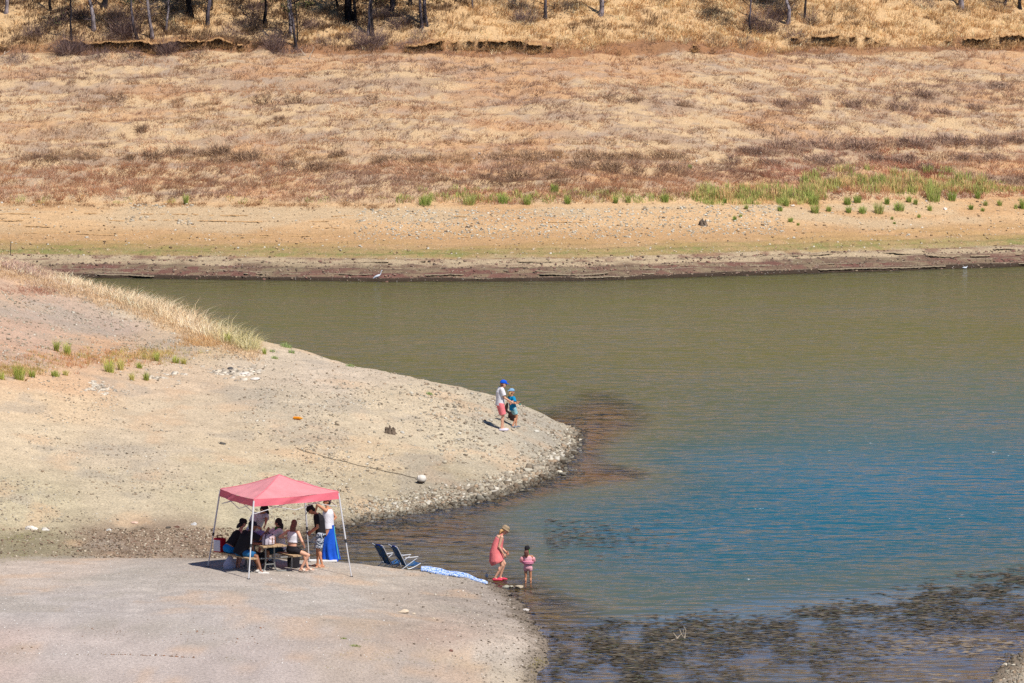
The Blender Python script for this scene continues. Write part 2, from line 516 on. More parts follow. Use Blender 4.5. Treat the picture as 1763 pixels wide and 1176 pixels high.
def ground_material():
    m = bpy.data.materials.new('ground')
    N = Nodes(m)
    p = N.n('ShaderNodeBsdfPrincipled')
    out = N.n('ShaderNodeOutputMaterial')
    N.l(p.outputs[0], out.inputs[0])
    at_ = N.n('ShaderNodeAttribute', attribute_name='Col')
    v1 = N.mapped((1, 1, 1))
    v2 = N.mapped((1, .55, 1))
    a = N.noise(14, 5, .7, v2)
    b = N.noise(45, 3, .7, v2)
    fa = N.ramp(a.outputs['Fac'], [(.30, (.66,) * 3), (.5, (1, 1, 1)), (.72, (1.30,) * 3)])
    fb = N.ramp(b.outputs['Fac'], [(.30, (.72,) * 3), (.5, (1, 1, 1)), (.70, (1.28, 1.26, 1.22))])
    c = N.mix(1.0, at_.outputs['Color'], fa, 'MULTIPLY')
    c = N.mix(1.0, c, fb, 'MULTIPLY')
    # sparse pale and dark pebbles
    vo = N.n('ShaderNodeTexVoronoi', i_Scale=16.0)
    N.l(v1, vo.inputs['Vector'])
    sel = N.n('ShaderNodeSeparateColor')
    N.l(vo.outputs['Color'], sel.inputs[0])
    near = N.math('LESS_THAN', vo.outputs['Distance'], .26)
    w1 = N.math('MULTIPLY', N.math('GREATER_THAN', sel.outputs[0], .955), near)
    w2 = N.math('MULTIPLY', N.math('GREATER_THAN', sel.outputs[1], .94), near)
    c = N.mix(N.math('MULTIPLY', w1, .75), c, (.62, .58, .52))
    c = N.mix(N.math('MULTIPLY', w2, .6), c, (.12, .10, .085))
    N.l(c, p.inputs['Base Color'])
    p.inputs['Roughness'].default_value = .95
    p.inputs['Specular IOR Level'].default_value = .12
    bm = N.n('ShaderNodeBump', i_Strength=.55, i_Distance=.05)
    h = N.math('ADD', a.outputs['Fac'], N.math('MULTIPLY', b.outputs['Fac'], .45))
    N.l(h, bm.inputs['Height'])
    N.l(bm.outputs[0], p.inputs['Normal'])
    return m
MG = ground_material()
def grid_mesh(name, j0, j1, matl):
    sub = slice(j0, j1 + 1)
    nx, ny = len(GX), j1 - j0 + 1
    V = np.column_stack([XX[sub].ravel(), YY[sub].ravel(), ZZ[sub].ravel()])
    idx = np.arange(nx * ny).reshape(ny, nx)
    F = np.stack([idx[:-1, :-1], idx[:-1, 1:], idx[1:, 1:], idx[1:, :-1]], -1).reshape(-1, 4)
    return np_mesh(name, V, F, 4, COLS.reshape(*XX.shape, 3)[sub].reshape(-1, 3), matl, True)
jm = int(np.searchsorted(GY, 255))
tag(link('ground', grid_mesh('ground', 0, jm, MG)), kind='structure')
tag(link('hillside', grid_mesh('hillside', jm, len(GY) - 1, MG)), kind='structure')

# ---------------------------------------------------------------- water
def water_material():
    m = bpy.data.materials.new('water')
    N = Nodes(m)
    out = N.n('ShaderNodeOutputMaterial')
    dep = N.n('ShaderNodeAttribute', attribute_name='depth').outputs['Fac']
    calm = N.n('ShaderNodeAttribute', attribute_name='calm').outputs['Fac']
    v = N.mapped((.55, 1.0, 1.0), (0, 0, math.radians(8)))
    v3 = N.mapped((.35, 1.0, 1.0), (0, 0, math.radians(-6)))
    a = N.noise(1.2, 2, .5, v, .3)
    b = N.noise(4.2, 2, .55, v3, .2)
    c_ = N.noise(.10, 3, .6, v)
    amp = N.ramp(c_.outputs['Fac'], [(.3, (.5,) * 3), (.7, (1.35,) * 3)])
    h = N.math('ADD', N.math('MULTIPLY', a.outputs['Fac'], 1.0), N.math('MULTIPLY', b.outputs['Fac'], .13))
    h = N.math('MULTIPLY', h, amp)
    h = N.math('MULTIPLY', h, N.math('SUBTRACT', 1.0, N.math('MULTIPLY', calm, .82)))
    bm = N.n('ShaderNodeBump', i_Strength=1.0, i_Distance=.75)
    N.l(h, bm.inputs['Height'])
    # turbid body with painted-in reflections, over a bed showing through where shallow
    body = N.n('ShaderNodeBsdfDiffuse')
    hill_reflect = N.n('ShaderNodeAttribute', attribute_name='hill_reflect').outputs['Fac']
    bc1 = N.ramp(dep, [(0, (.150, .120, .075)), (.22, (.085, .105, .080)), (.5, (.016, .090, .125)), (1, (.006, .108, .185))])  # deep stops carry the blue of reflected sky as body colour
    bc = N.mix(hill_reflect, bc1, (.112, .104, .030))  # far olive is the hill's reflection put into the body colour
    N.l(bc, body.inputs['Color'])
    tr = N.n('ShaderNodeBsdfTransparent')
    tr.inputs[0].default_value = (.80, .74, .62, 1)
    opq = N.ramp(dep, [(0, (.03,) * 3), (.09, (.22,) * 3), (.19, (.88,) * 3), (1, (1, 1, 1))])
    mx = N.n('ShaderNodeMixShader')
    N.l(opq, mx.inputs[0]); N.l(tr.outputs[0], mx.inputs[1]); N.l(body.outputs[0], mx.inputs[2])
    gl = N.n('ShaderNodeBsdfGlossy', i_Roughness=.11)
    gl.inputs['Color'].default_value = (.74, .78, .86, 1)
    N.l(bm.outputs[0], gl.inputs['Normal'])
    fr = N.n('ShaderNodeFresnel', i_IOR=1.333)
    N.l(bm.outputs[0], fr.inputs['Normal'])
    m2 = N.n('ShaderNodeMixShader')
    N.l(fr.outputs[0], m2.inputs[0]); N.l(mx.outputs[0], m2.inputs[1]); N.l(gl.outputs[0], m2.inputs[2])
    N.l(m2.outputs[0], out.inputs[0])
    return m
wx = axis([(-200, -40, 8), (-40, 40, .4), (40, 200, 8)])
wy = axis([(60, 140, 4), (140, 300, .4)])
WX, WY = np.meshgrid(wx, wy)
wd = np.clip(-zat(WX, WY) / 2.4, 0, 1).ravel()
# the water lies calmer over the weed flats in the near right corner
ca = at(1000, 1060); cb = at(1763, 985)
line = ca.y + (WX - ca.x) / (cb.x - ca.x) * (cb.y - ca.y)
calm = (1 - sstep(-2.5, 2.0, WY - line + 2 * (vnoise(WX * .3, WY * .2, 3) - .5)))
calm = np.maximum(calm, .36 * sstep(195, 250, WY)).ravel()
hill_reflect = (sstep(168, 232, WY + 12 * (fbm(WX * .05, WY * .04, 9, 3) - .5) - .35 * WX)).ravel()  # weight of the olive painted in for the mirrored hill
idx = np.arange(WX.size).reshape(WX.shape)
WF = np.stack([idx[:-1, :-1], idx[:-1, 1:], idx[1:, 1:], idx[1:, :-1]], -1).reshape(-1, 4)
tag(link('water', np_mesh('water', np.column_stack([WX.ravel(), WY.ravel(), 0 * WX.ravel()]), WF, 4, None, water_material(), True, {'depth': wd, 'calm': calm, 'hill_reflect': hill_reflect})), kind='structure')

# ---------------------------------------------------------------- blades, twigs and stones
M_BLADE = mat('dry_blades', rough=.8, var=.05, attr=True, trans=.25, spec=.1)
M_TWIG = mat('twigs', rough=.9, var=.15, attr=True, spec=.1)
M_STONE = mat('stone', rough=.92, var=.22, vscale=9, attr=True, bump=.5, bscale=40, spec=.2)
def blades(x, y, z, h, w, ldir, lean, col, curve=.5, seg=1):
    """arrays of grass blades -> verts, tris, cols.  ldir: lean azimuth, lean: horizontal reach / height"""
    n = len(x)
    a = RNG.uniform(0, math.pi, n)
    dx, dy = np.cos(a) * w / 2, np.sin(a) * w / 2
    lx, ly = np.cos(ldir) * lean * h, np.sin(ldir) * lean * h
    base = np.column_stack([x, y, z - .02])
    V = []
    off = np.column_stack([dx, dy, 0 * dx])
    if seg == 1:
        tip = base + np.column_stack([lx, ly, h])
        V = np.stack([base - off, base + off, tip], 1).reshape(-1, 3)
        F = np.arange(n * 3).reshape(-1, 3)
        C = np.repeat(col, 3, 0)
    else:
        mid = base + np.column_stack([lx * .28, ly * .28, h * .62])
        tip = base + np.column_stack([lx, ly, h * (1 - .15 * curve)])
        V = np.stack([base - off, base + off, mid - off * .75, mid + off * .75, tip], 1).reshape(-1, 3)
        b = np.arange(n)[:, None] * 5
        F = (b[:, None, :] + np.array([[0, 1, 3], [0, 3, 2], [2, 3, 4]])[None]).reshape(-1, 3)
        C = np.repeat(col, 5, 0)
    return V, F, C
class Acc:
    def __init__(s): s.V, s.F, s.C, s.n = [], [], [], 0
    def add(s, V, F, C):
        s.V.append(V); s.F.append(F + s.n); s.C.append(C); s.n += len(V)
    def mesh(s, name, m, k=3, origin=None, smooth=False):
        V = np.concatenate(s.V)
        if origin is not None: V = V - np.array(origin)
        return np_mesh(name, V, np.concatenate(s.F), k, np.concatenate(s.C), m, smooth)
def clumps(acc, cx, cy, per, rad, h, w, col, var=.14, lean=.5, sweep=None, seg=1, zoff=0.0):
    """tufts: each centre gets `per` blades fanning outward; col (n,3) per tuft"""
    n = len(cx)
    t = RNG.uniform(0, 2 * math.pi, (n, per))
    r = np.sqrt(RNG.uniform(0, 1, (n, per)))
    rad = np.broadcast_to(np.asarray(rad, float).reshape(-1, 1), (n, 1))
    x = np.asarray(cx)[:, None] + np.cos(t) * r * rad
    y = np.asarray(cy)[:, None] + np.sin(t) * r * rad
    hh = np.asarray(h, float).reshape(-1, 1) * RNG.uniform(.45, 1.0, (n, per)) * (1 - .35 * r)
    ww = w * RNG.uniform(.6, 1.3, (n, per))
    ld = t + RNG.normal(0, .5, (n, per))
    le = lean * (.3 + r) * RNG.uniform(.5, 1.4, (n, per))
    if sweep is not None:
        vx = np.cos(ld) * le + sweep[0]; vy = np.sin(ld) * le + sweep[1]
        ld, le = np.arctan2(vy, vx), np.hypot(vx, vy)
    c = np.repeat(np.asarray(col)[:, None], per, 1) * (1 + RNG.normal(0, var, (n, per, 1)))
    x, y = x.ravel(), y.ravel()
    V, F, C = blades(x, y, zat(x, y) + zoff, hh.ravel(), ww.ravel(), ld.ravel(), le.ravel(), np.clip(c.reshape(-1, 3), .005, .9), seg=seg)
    acc.add(V, F, C)
def pick(cols, p, n, k=1.15):
    i = RNG.choice(len(cols), n, p=np.array(p) / sum(p))
    return np.array([alb(c, k) for c in cols])[i]

def hill_grass():
    acc = Acc()
    # vegetated slope
    n = 32500
    x, y = RNG.uniform(-39, 39, n), RNG.uniform(293.9, 318.4, n)
    y0_ = y.copy(); y = y + shf(x)
    d = fbm(x * .45, y * 1.1, 101, 4)
    keep = RNG.uniform(0, 1, n) < np.clip(.35 + 1.6 * (d - .42) + .7 * (y0_ < 299.5), .12, 1)
    x, y, d, y0_ = x[keep], y[keep], d[keep], y0_[keep]
    col = pick([(224, 194, 160), (214, 182, 150), (202, 180, 160), (230, 204, 172), (192, 160, 134), (212, 174, 138)], [5, 4, 3, 3, 2, 1.2], len(x), 1.0)
    low = sstep(303, 296, y0_)[:, None]
    col = col * (1 - .55 * low) + pick([(212, 176, 142), (208, 164, 134)], [1, 1], len(x), 1.0) * .55 * low
    g = sstep(.5, .66, fbm(x * .25, y * .4, 103, 3))[:, None]
    col = col * (1 - .55 * g) + alb((190, 170, 154), 1.05) * .55 * g
    px, _ = pix(x, y, zat(x, y))
    red = (sstep(1100, 1500, px) * sstep(304.5, 301, y0_) * sstep(.40, .6, fbm(x * .2, y * .3, 104, 3)))[:, None]
    col = col * (1 - .75 * red) + alb((200, 140, 114), 1.1) * .75 * red
    mod = (.86 + .34 * fbm(x * .9, y * 1.5, 108, 3)) * (.86 + .28 * vnoise(x * .3, y * 1.1, 109)) * (.86 + .28 * RNG.uniform(0, 1, len(x)))
    dkp = sstep(.58, .72, fbm(x * .28, y * .9, 110, 4)) * .22
    col = col * (mod * (1 - dkp))[:, None] * np.array([.96, .885, .85])
    clumps(acc, x, y, 16, RNG.uniform(.10, .30, len(x)), RNG.uniform(.10, .38, len(x)) * (1 + .4 * (y0_ < 299.5)), .034, col, lean=.8, sweep=((1.6 * (vnoise(x * .35, y * .5, 114) - .4))[:, None], (-.3 - .9 * vnoise(x * .4, y * .4, 115))[:, None]))
    # darker brush running in rows and patches along the slope
    rows = [([(1270, 264), (1400, 256), (1500, 251), (1600, 247), (1763, 243)], 5, 420, 1), ([(0, 270), (250, 268), (420, 272), (600, 277)], 5, 260, 0), ([(640, 279), (800, 275)], 4, 120, 0), ([(800, 273), (1000, 270), (1180, 271)], 5, 240, 0),
            ([(1430, 168), (1600, 180)], 14, 200, 1), ([(1340, 182), (1420, 176)], 7, 90, 1), ([(1420, 278), (1700, 276)], 8, 160, 1), ([(640, 300), (1200, 300)], 14, 160, 0), ([(0, 352), (690, 356)], 2.5, 260, 2), ([(20, 230), (500, 225)], 8, 80, 0), ([(0, 318), (640, 326)], 3, 160, 2), ([(640, 247), (1200, 243)], 2.5, 130, 2), ([(0, 205), (700, 214)], 2.5, 110, 2), ([(900, 150), (1763, 140)], 3, 120, 2), ([(1200, 222), (1763, 214)], 2.5, 130, 2), ([(200, 130), (900, 124)], 3, 100, 2), ([(130, 180), (400, 190)], 14, 100, 0), ([(1560, 150), (1763, 165)], 14, 120, 1)]
    for pl, sp_, m_, kd in rows:
        u = RNG.uniform(pl[0][0], pl[-1][0], m_)
        vv = np.interp(u, [q[0] for q in pl], [q[1] for q in pl]) + RNG.normal(0, sp_, m_) + 5 * (vnoise(u / 30, u * 0, 116) - .5)
        gate_ = vnoise(u / 24, u * 0 + kd, 117) + .3 * RNG.uniform(0, 1, m_) > .42
        u, vv = u[gate_], vv[gate_]
        pts = np.array([at(a, b)[:] for a, b in zip(u, vv)])
        cc = pick([[(158, 130, 102), (182, 150, 116)], [(152, 124, 108), (174, 144, 120)], [(140, 108, 80), (166, 126, 90)]][kd], [1, 1], len(pts), .85)
        clumps(acc, pts[:, 0], pts[:, 1], 34, .24, RNG.uniform(.14, .40, len(pts)) * (.6 if kd == 2 else 1), .024, cc, lean=.7, sweep=(.3, -.3))
    # golden grass above the cut
    n = 9400
    x, y = RNG.uniform(-39, 39, n), RNG.uniform(317.9, 329, n)
    y = y + shf(x)
    keep = RNG.uniform(0, 1, n) < np.clip(.5 + 2.0 * (fbm(x * .4, y * .8, 105, 3) - .4), .25, 1)
    x, y = x[keep], y[keep]
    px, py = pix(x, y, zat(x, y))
    dk = (sstep(900, 600, px) * sstep(.36, .48, fbm(x * .35, y * .7, 107, 3)) + .8 * sstep(.56, .66, fbm(x * .5, y * .8, 118, 3)) * (py < 60))[:, None].clip(0, 1)  # dark litter patches, painted also as the shade of the tree crowns
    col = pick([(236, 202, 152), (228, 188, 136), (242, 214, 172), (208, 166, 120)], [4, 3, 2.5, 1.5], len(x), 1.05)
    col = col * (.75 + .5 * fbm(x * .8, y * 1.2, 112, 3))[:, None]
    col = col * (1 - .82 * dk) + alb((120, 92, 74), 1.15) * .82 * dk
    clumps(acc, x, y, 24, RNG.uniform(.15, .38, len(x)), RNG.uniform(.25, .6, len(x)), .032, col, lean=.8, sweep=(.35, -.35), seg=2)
    return acc.mesh('hill_grass', M_BLADE)
tag(link('dry_grass', hill_grass()), 'dry tan and golden grass covering the far hillside', 'grass', kind='stuff')

def ridge_grass():
    acc = Acc()
    # tall arching straw along the crest of the near left slope
    P0 = [(-60, 428, 452), (0, 436, 462), (60, 446, 478), (130, 462, 500), (200, 488, 520), (270, 512, 545), (330, 530, 572), (390, 556, 594), (432, 582, 606)]
    n = 2800
    u = RNG.uniform(-60, 436, n)
    y0 = np.interp(u, [p[0] for p in P0], [p[1] for p in P0]) + 6
    y1 = np.interp(u, [p[0] for p in P0], [p[2] for p in P0])
    v = y0 + (y1 - y0) * RNG.uniform(0, 1, n) ** .8
    pts = np.array([at(a, b)[:] for a, b in zip(u, v)])
    good = pts[:, 1] < 240
    pts, u, v = pts[good], u[good], v[good]
    n = len(pts)
    col = pick([(228, 206, 172), (216, 190, 154), (236, 218, 190), (204, 174, 140)], [4, 3, 2, 1.2], n)
    gr = (sstep(345, 420, u + RNG.normal(0, 18, n)) * .55)[:, None]
    col = col * (1 - gr) + alb((170, 172, 104), 1.15) * gr
    pu = (sstep(110, 40, u) * (RNG.uniform(0, 1, n) < .6))[:, None]
    col = col * (1 - pu) + alb((178, 146, 134), 1.15) * pu
    kg = vnoise(pts[:, 0] * .9, pts[:, 1] * .5, 142) + .25 * RNG.uniform(0, 1, n) > .36
    pts, u, v, col, n = pts[kg], u[kg], v[kg], col[kg], int(kg.sum())
    h = (.45 + .55 * sstep(100, 300, u)) * RNG.uniform(.25, 1.15, n) * (.6 + .7 * fbm(pts[:, 0] * .6, pts[:, 1] * .6, 141, 2))
    clumps(acc, pts[:, 0], pts[:, 1], 8, .25, h, .015, col * 1.25, lean=1.0, sweep=(.25, .1), seg=2)
    m_ = 1500
    u = RNG.uniform(-60, 450, m_)
    v = np.interp(u, [p[0] for p in P0], [p[2] for p in P0]) + RNG.normal(4, 7, m_)
    pts = np.array([at(a, b)[:] for a, b in zip(u, v)]); pts = pts[pts[:, 1] < 240]
    clumps(acc, pts[:, 0], pts[:, 1], 8, .2, RNG.uniform(.08, .35, len(pts)), .014, pick([(230, 200, 160), (214, 180, 140)], [1, 1], len(pts)), lean=1.0, seg=2)
    return acc.mesh('crest_grass', M_BLADE)
tag(link('straw_grass', ridge_grass()), 'tall straw grass along the crest of the near left slope', 'grass', kind='stuff')

def patch_grass():
    acc = Acc()
    for (px, py, sx, sy, n, h, cols) in [
        (150, 618, 130, 16, 420, .22, [(214, 168, 118), (206, 146, 104), (186, 170, 96)]), (60, 500, 60, 8, 160, .18, [(190, 150, 128), (186, 132, 108)]),
        (30, 640, 50, 10, 160, .25, [(214, 172, 122), (180, 164, 92)]), (260, 612, 60, 10, 140, .28, [(222, 184, 130), (186, 172, 96)]), (350, 590, 50, 10, 160, .3, [(226, 188, 134), (214, 170, 120)]),
        (80, 470, 60, 8, 140, .3, [(186, 150, 136), (200, 168, 140)]), (100, 760, 120, 22, 60, .05, [(168, 160, 104), (190, 170, 120)]), (150, 820, 130, 14, 40, .05, [(178, 164, 112)]),
        (330, 790, 60, 10, 20, .05, [(168, 160, 104)]), (30, 925, 40, 14, 90, .07, [(150, 156, 84), (170, 160, 100)]), (20, 958, 60, 8, 50, .07, [(160, 160, 96)]),
        (590, 715, 220, 50, 70, .06, [(158, 160, 104), (186, 176, 130)]), (800, 690, 60, 15, 30, .06, [(164, 164, 110)]), (650, 1130, 130, 40, 60, .06, [(166, 158, 84), (186, 164, 100)]),
        (930, 1150, 14, 18, 60, .10, [(170, 156, 90)]), (440, 745, 60, 14, 40, .05, [(178, 168, 112)])]:
        u = RNG.normal(px, sx * .5, n); v = RNG.normal(py, sy * .5, n)
        pts = np.array([at(a, b)[:] for a, b in zip(u, v)])
        pts = pts[(pts[:, 2] > .02) & (pts[:, 1] < 240)]
        if len(pts): clumps(acc, pts[:, 0], pts[:, 1], 12, .12, h * RNG.uniform(.6, 1.3, len(pts)), .016, pick(cols, [1] * len(cols), len(pts)), lean=.6, seg=1)
    return acc.mesh('patch_grass', M_BLADE)
tag(link('sparse_grass', patch_grass()), 'sparse dry and green tufts scattered over the near shore', 'grass', kind='stuff')

# green strip and the continuous green band on the far beach
def band():
    acc = Acc()
    n = 8000
    x = RNG.uniform(-39, 39, n)
    s = RNG.normal(5.2, .55, n)
    y = far_lines(x) + s * np.maximum(293.7 + shf(x) - far_lines(x), 6) / 14.7
    k = RNG.uniform(0, 1, n) < sstep(.36, .56, fbm(x * .6, y * 2, 111, 3))
    x, y = x[k], y[k]
    clumps(acc, x, y, 6, .12, .055, .028, pick([(128, 146, 80), (110, 132, 74), (150, 150, 96)], [3, 2, 1], len(x)), lean=1.0)
    return acc.mesh('green_strip', M_BLADE)
tag(link('green_strip', band()), 'low green growth in a strip above the far waterline', 'ground cover', kind='stuff')

def reeds_mesh(n, rad, h, cols, w=.028, lean=.28, at0=(0, 0), seed=0, p=None):
    """one upright clump around a spot, in world coordinates"""
    acc = Acc()
    clumps(acc, np.array([at0[0]]), np.array([at0[1]]), n, rad, np.array([h]), w, pick(cols, p or [1] * len(cols), 1), var=.2, lean=lean, seg=2)
    return acc
GREENS = [(132, 148, 74), (146, 156, 84), (160, 164, 98)]
def reed_band():
    acc = Acc()
    spans = [(690, 900, 347, 20, 50, .5), (900, 1190, 347, 16, 60, .45), (1190, 1420, 344, 18, 130, .8), (1380, 1700, 332, 22, 160, .9), (1400, 1640, 320, 30, 70, .7), (1640, 1763, 330, 14, 70, .5), (0, 690, 350, 8, 26, .3), (1200, 1400, 352, 12, 80, .5)]
    for a, b, py, sy, n, h in spans:
        u = RNG.uniform(a, b, n); v = py - RNG.uniform(0, 1, n) ** 1.4 * sy
        pts = np.array([at(i, j)[:] for i, j in zip(u, v)])
        g = pick([(156, 162, 92), (176, 170, 106), (142, 152, 82), (206, 172, 124)], [3, 2.4, 2, 3.4], n, .8)
        clumps(acc, pts[:, 0], pts[:, 1], 30, .26, h * RNG.uniform(.55, 1.05, n), .026, g, lean=.25, seg=2)
    return acc.mesh('reed_band', M_BLADE)
tag(link('reeds', reed_band()), 'band of green reeds where the far beach meets the dry slope', 'reeds', kind='stuff')

def local_acc(acc, name, o, m):
    return acc.mesh(name, m, origin=o)
def reed_thing(px, py, hpx, wpx, label, group, cols=GREENS, name='reed_clump', scale=None):
    v = at(px, py)
    sc = FPX / v.y
    h, r = hpx / sc, wpx / sc / 2
    acc = Acc()
    nn = int(90 + 50 * min(wpx / 20, 3))
    c = pick(cols, [1] * len(cols), 1, .80)
    clumps(acc, np.array([v.x]), np.array([v.y]), nn, r * .6, np.array([h * 1.15]), .55 / sc, c, var=.26, lean=.38, seg=2)
    clumps(acc, np.array([v.x]), np.array([v.y]), 50, r * .95, np.array([h * .25]), .03, pick([(190, 160, 114), (170, 140, 100)], [1, 1], 1), var=.2, lean=.8)
    o = link(name, acc.mesh(name, M_BLADE, origin=v), None, v)
    return tag(o, label, 'reeds' if name == 'reed_clump' else 'weed', group)
BE = 'green reed clumps on the bare far beach'
beach = [(1285, 360, 12, 10, 0), (1343, 363, 14, 13, 0), (1354, 355, 22, 12, 0), (1403, 367, 26, 20, 0), (1401, 352, 30, 26, 0), (1427, 364, 14, 12, 0), (1461, 366, 17, 13, 0), (1459, 352, 20, 18, 0), (1485, 367, 18, 20, 0),
         (1476, 349, 20, 20, 0), (1513, 368, 30, 24, 2), (1527, 352, 18, 12, 0), (1548, 362, 22, 28, 3), (1565, 348, 16, 12, 0), (1576, 352, 16, 10, 0), (1601, 363, 14, 11, 0), (1607, 346, 44, 36, 4), (1639, 345, 26, 20, 0), (1672, 361, 14, 10, 0),
         (1692, 364, 9, 9, 0), (1697, 354, 12, 10, 0), (1721, 354, 14, 12, 0), (1760, 359, 26, 16, 5), (1265, 380, 12, 8, 0), (1275, 374, 9, 8, 0), (1361, 382, 12, 12, 0), (1248, 350, 12, 8, 0), (1683, 342, 22, 12, 0), (1582, 375, 9, 8, 0), (1536, 378, 8, 7, 0), (1374, 388, 7, 6, 0),
         (1540, 386, 6, 6, 0), (1749, 360, 12, 8, 0)]
BL = {0: 'small green reed clump growing on the bare beach below the reed band', 2: 'tall dense green reed clump standing lowest on the bare far beach', 3: 'wide bushy bright green reed clump on the bare far beach',
      4: 'biggest reed clump, a tall green one at the edge of the far beach', 5: 'green reed clump at the right edge of the photo on the far beach'}
for px, py, h, w, k in beach:
    reed_thing(px, py, h, w, BL[k], BE)
for px, py, h, w, lb in [(320, 352, 26, 10, 'lone thin green reed clump on the left of the far slope'), (732, 353, 28, 34, 'leftmost of the full green reed clumps at the foot of the far slope'), (808, 352, 26, 36, 'wide green reed clump right of the leftmost full one on the far slope'),
                         (866, 349, 20, 26, 'sparse brownish reed clump between two greener ones on the far slope'), (908, 352, 27, 18, 'narrow bright green reed clump at the foot of the far slope'),
                         (955, 330, 20, 22, 'pale green reed clump set higher than its neighbours on the far slope'), (977, 351, 20, 14, 'dark green reed clump at the foot of the far slope near the middle'), (1060, 350, 18, 10, 'slim green reed clump just left of a pair on the far slope'),
                         (1082, 349, 18, 12, 'brownish green reed clump, right one of a close pair'), (1145, 348, 22, 18, 'bright green reed clump alone before the long green band'), (1188, 290, 10, 10, 'tiny green tuft high among the dry shrubs of the far slope')]:
    reed_thing(px, py, h, w, lb, 'green reed clumps along the foot of the far slope')
NG = 'green reed clumps on the near left slope'
for px, py, h, w, lb in [(33, 654, 40, 28, 'tallest bright green reed clump on the near left slope'), (2, 653, 22, 16, 'green reed clump cut by the left edge of the photo'), (55, 650, 22, 16, 'thin green reed clump just right of the tallest one'),
                         (95, 648, 16, 24, 'sparse yellowish reed clump between the tall clump and a pair'), (113, 646, 14, 14, 'short yellowish green reed clump right of a sparse one'), (97, 605, 30, 10, 'slender pale green reed clump upslope on the far left'),
                         (116, 611, 32, 16, 'thin brownish green reed clump with tall loose stems'), (188, 641, 34, 24, 'full green reed clump in the middle of the near slope'), (208, 637, 32, 14, 'green reed clump touching the full one on its right'),
                         (227, 655, 20, 10, 'small green reed clump left of the white rubble'), (252, 655, 22, 12, 'small green reed clump at the edge of the white rubble'), (240, 634, 16, 14, 'short yellow green reed clump above two small ones'),
                         (270, 622, 26, 10, 'slim green reed clump upslope of the white rubble'), (303, 625, 20, 16, 'green reed clump left of a darker round one'), (316, 627, 18, 12, 'round darker green reed clump on the right end of its row'),
                         (392, 592, 28, 14, 'green reed clump inside the straw at the end of the ridge'), (455, 610, 18, 8, 'thin green reed stems beside the end of the straw ridge')]:
    reed_thing(px, py, h, w, lb, NG, [(172, 176, 92), (152, 160, 80), (190, 182, 112)])
for px, py, h, w, lb in [(493, 598, 12, 34, 'wide low grey green weed on the spit crest'), (502, 608, 10, 16, 'low grey green weed in front of the wide one'), (469, 606, 7, 16, 'small grey green weed left of the wide one'), (473, 618, 8, 20, 'flat grey green weed below the others'),
                         (558, 612, 7, 20, 'low green weed at the water side of the spit crest'), (602, 631, 8, 24, 'broad low green weed halfway along the spit crest'), (740, 680, 8, 20, 'green weed on the stony slope left of the anglers')]:
    reed_thing(px, py, h, w, lb, 'low green weeds on the spit', [(140, 156, 100), (156, 168, 116)], name='weed')
for px, py, h, w, lb in [(612, 1113, 6, 34, 'flat green moss patch on the near picnic ground'), (592, 1100, 5, 18, 'small flat green weed above the moss patch')]:
    reed_thing(px, py, h, w, lb, 'low green weeds on the picnic ground', [(134, 146, 74)], name='weed')

# ---------------------------------------------------------------- twiggy shrubs on the far slope
def shrub_acc(v, rx, h, n, cols, w=.03, up=.6, kk=.62, lo=.3, hi=.6):
    acc = Acc()
    t = RNG.uniform(0, 2 * math.pi, n); el = np.arcsin(RNG.uniform(.02, .98, n))
    r0 = RNG.uniform(.15, .92, n) ** .6
    rx = rx * (1 + .25 * np.sin(t * 3 + v[0]) + .15 * np.sin(t * 7))
    L = RNG.uniform(lo, hi, n) * (h + .12)
    sx = np.cos(t) * np.cos(el) * rx * r0; sy = np.sin(t) * np.cos(el) * rx * r0 * .8
    sz = np.sin(el) * h * r0 * (.8 + .3 * np.sin(t * 2 + 1))
    dr = RNG.normal(0, .55, (n, 3)) + np.column_stack([np.cos(t) * .45, np.sin(t) * .45, np.full(n, .65)])
    dr /= np.linalg.norm(dr, axis=1)[:, None]
    sz = np.maximum(sz - L * .4, 0)
    ex, ey, ez = sx + dr[:, 0] * L, sy + dr[:, 1] * L, np.maximum(sz + dr[:, 2] * L, .01)
    a = RNG.uniform(0, 6.28, n)
    wx_ = np.cos(a) * w / 2; wy_ = np.sin(a) * w / 2; wz_ = RNG.uniform(-.5, .5, n) * w
    X, Y = v[0] + sx, v[1] + sy
    Z0 = zat(X, Y) - .03
    b = np.column_stack([X, Y, Z0 + sz]); e = np.column_stack([v[0] + ex, v[1] + ey, Z0 + ez]); o = np.column_stack([wx_, wy_, wz_])
    V = np.stack([b - o, b + o, e], 1).reshape(-1, 3)
    c = pick(cols, [1] * len(cols), n, kk) * RNG.uniform(.6, 1.4, (n, 1))
    acc.add(V, np.arange(3 * n).reshape(-1, 3), np.repeat(c, 3, 0))
    return acc
SH = 'dry brown shrubs on the far slope'
dark = [(146, 120, 98), (118, 96, 80), (178, 146, 114)]
purp = [(144, 118, 104), (120, 98, 88), (176, 146, 120)]
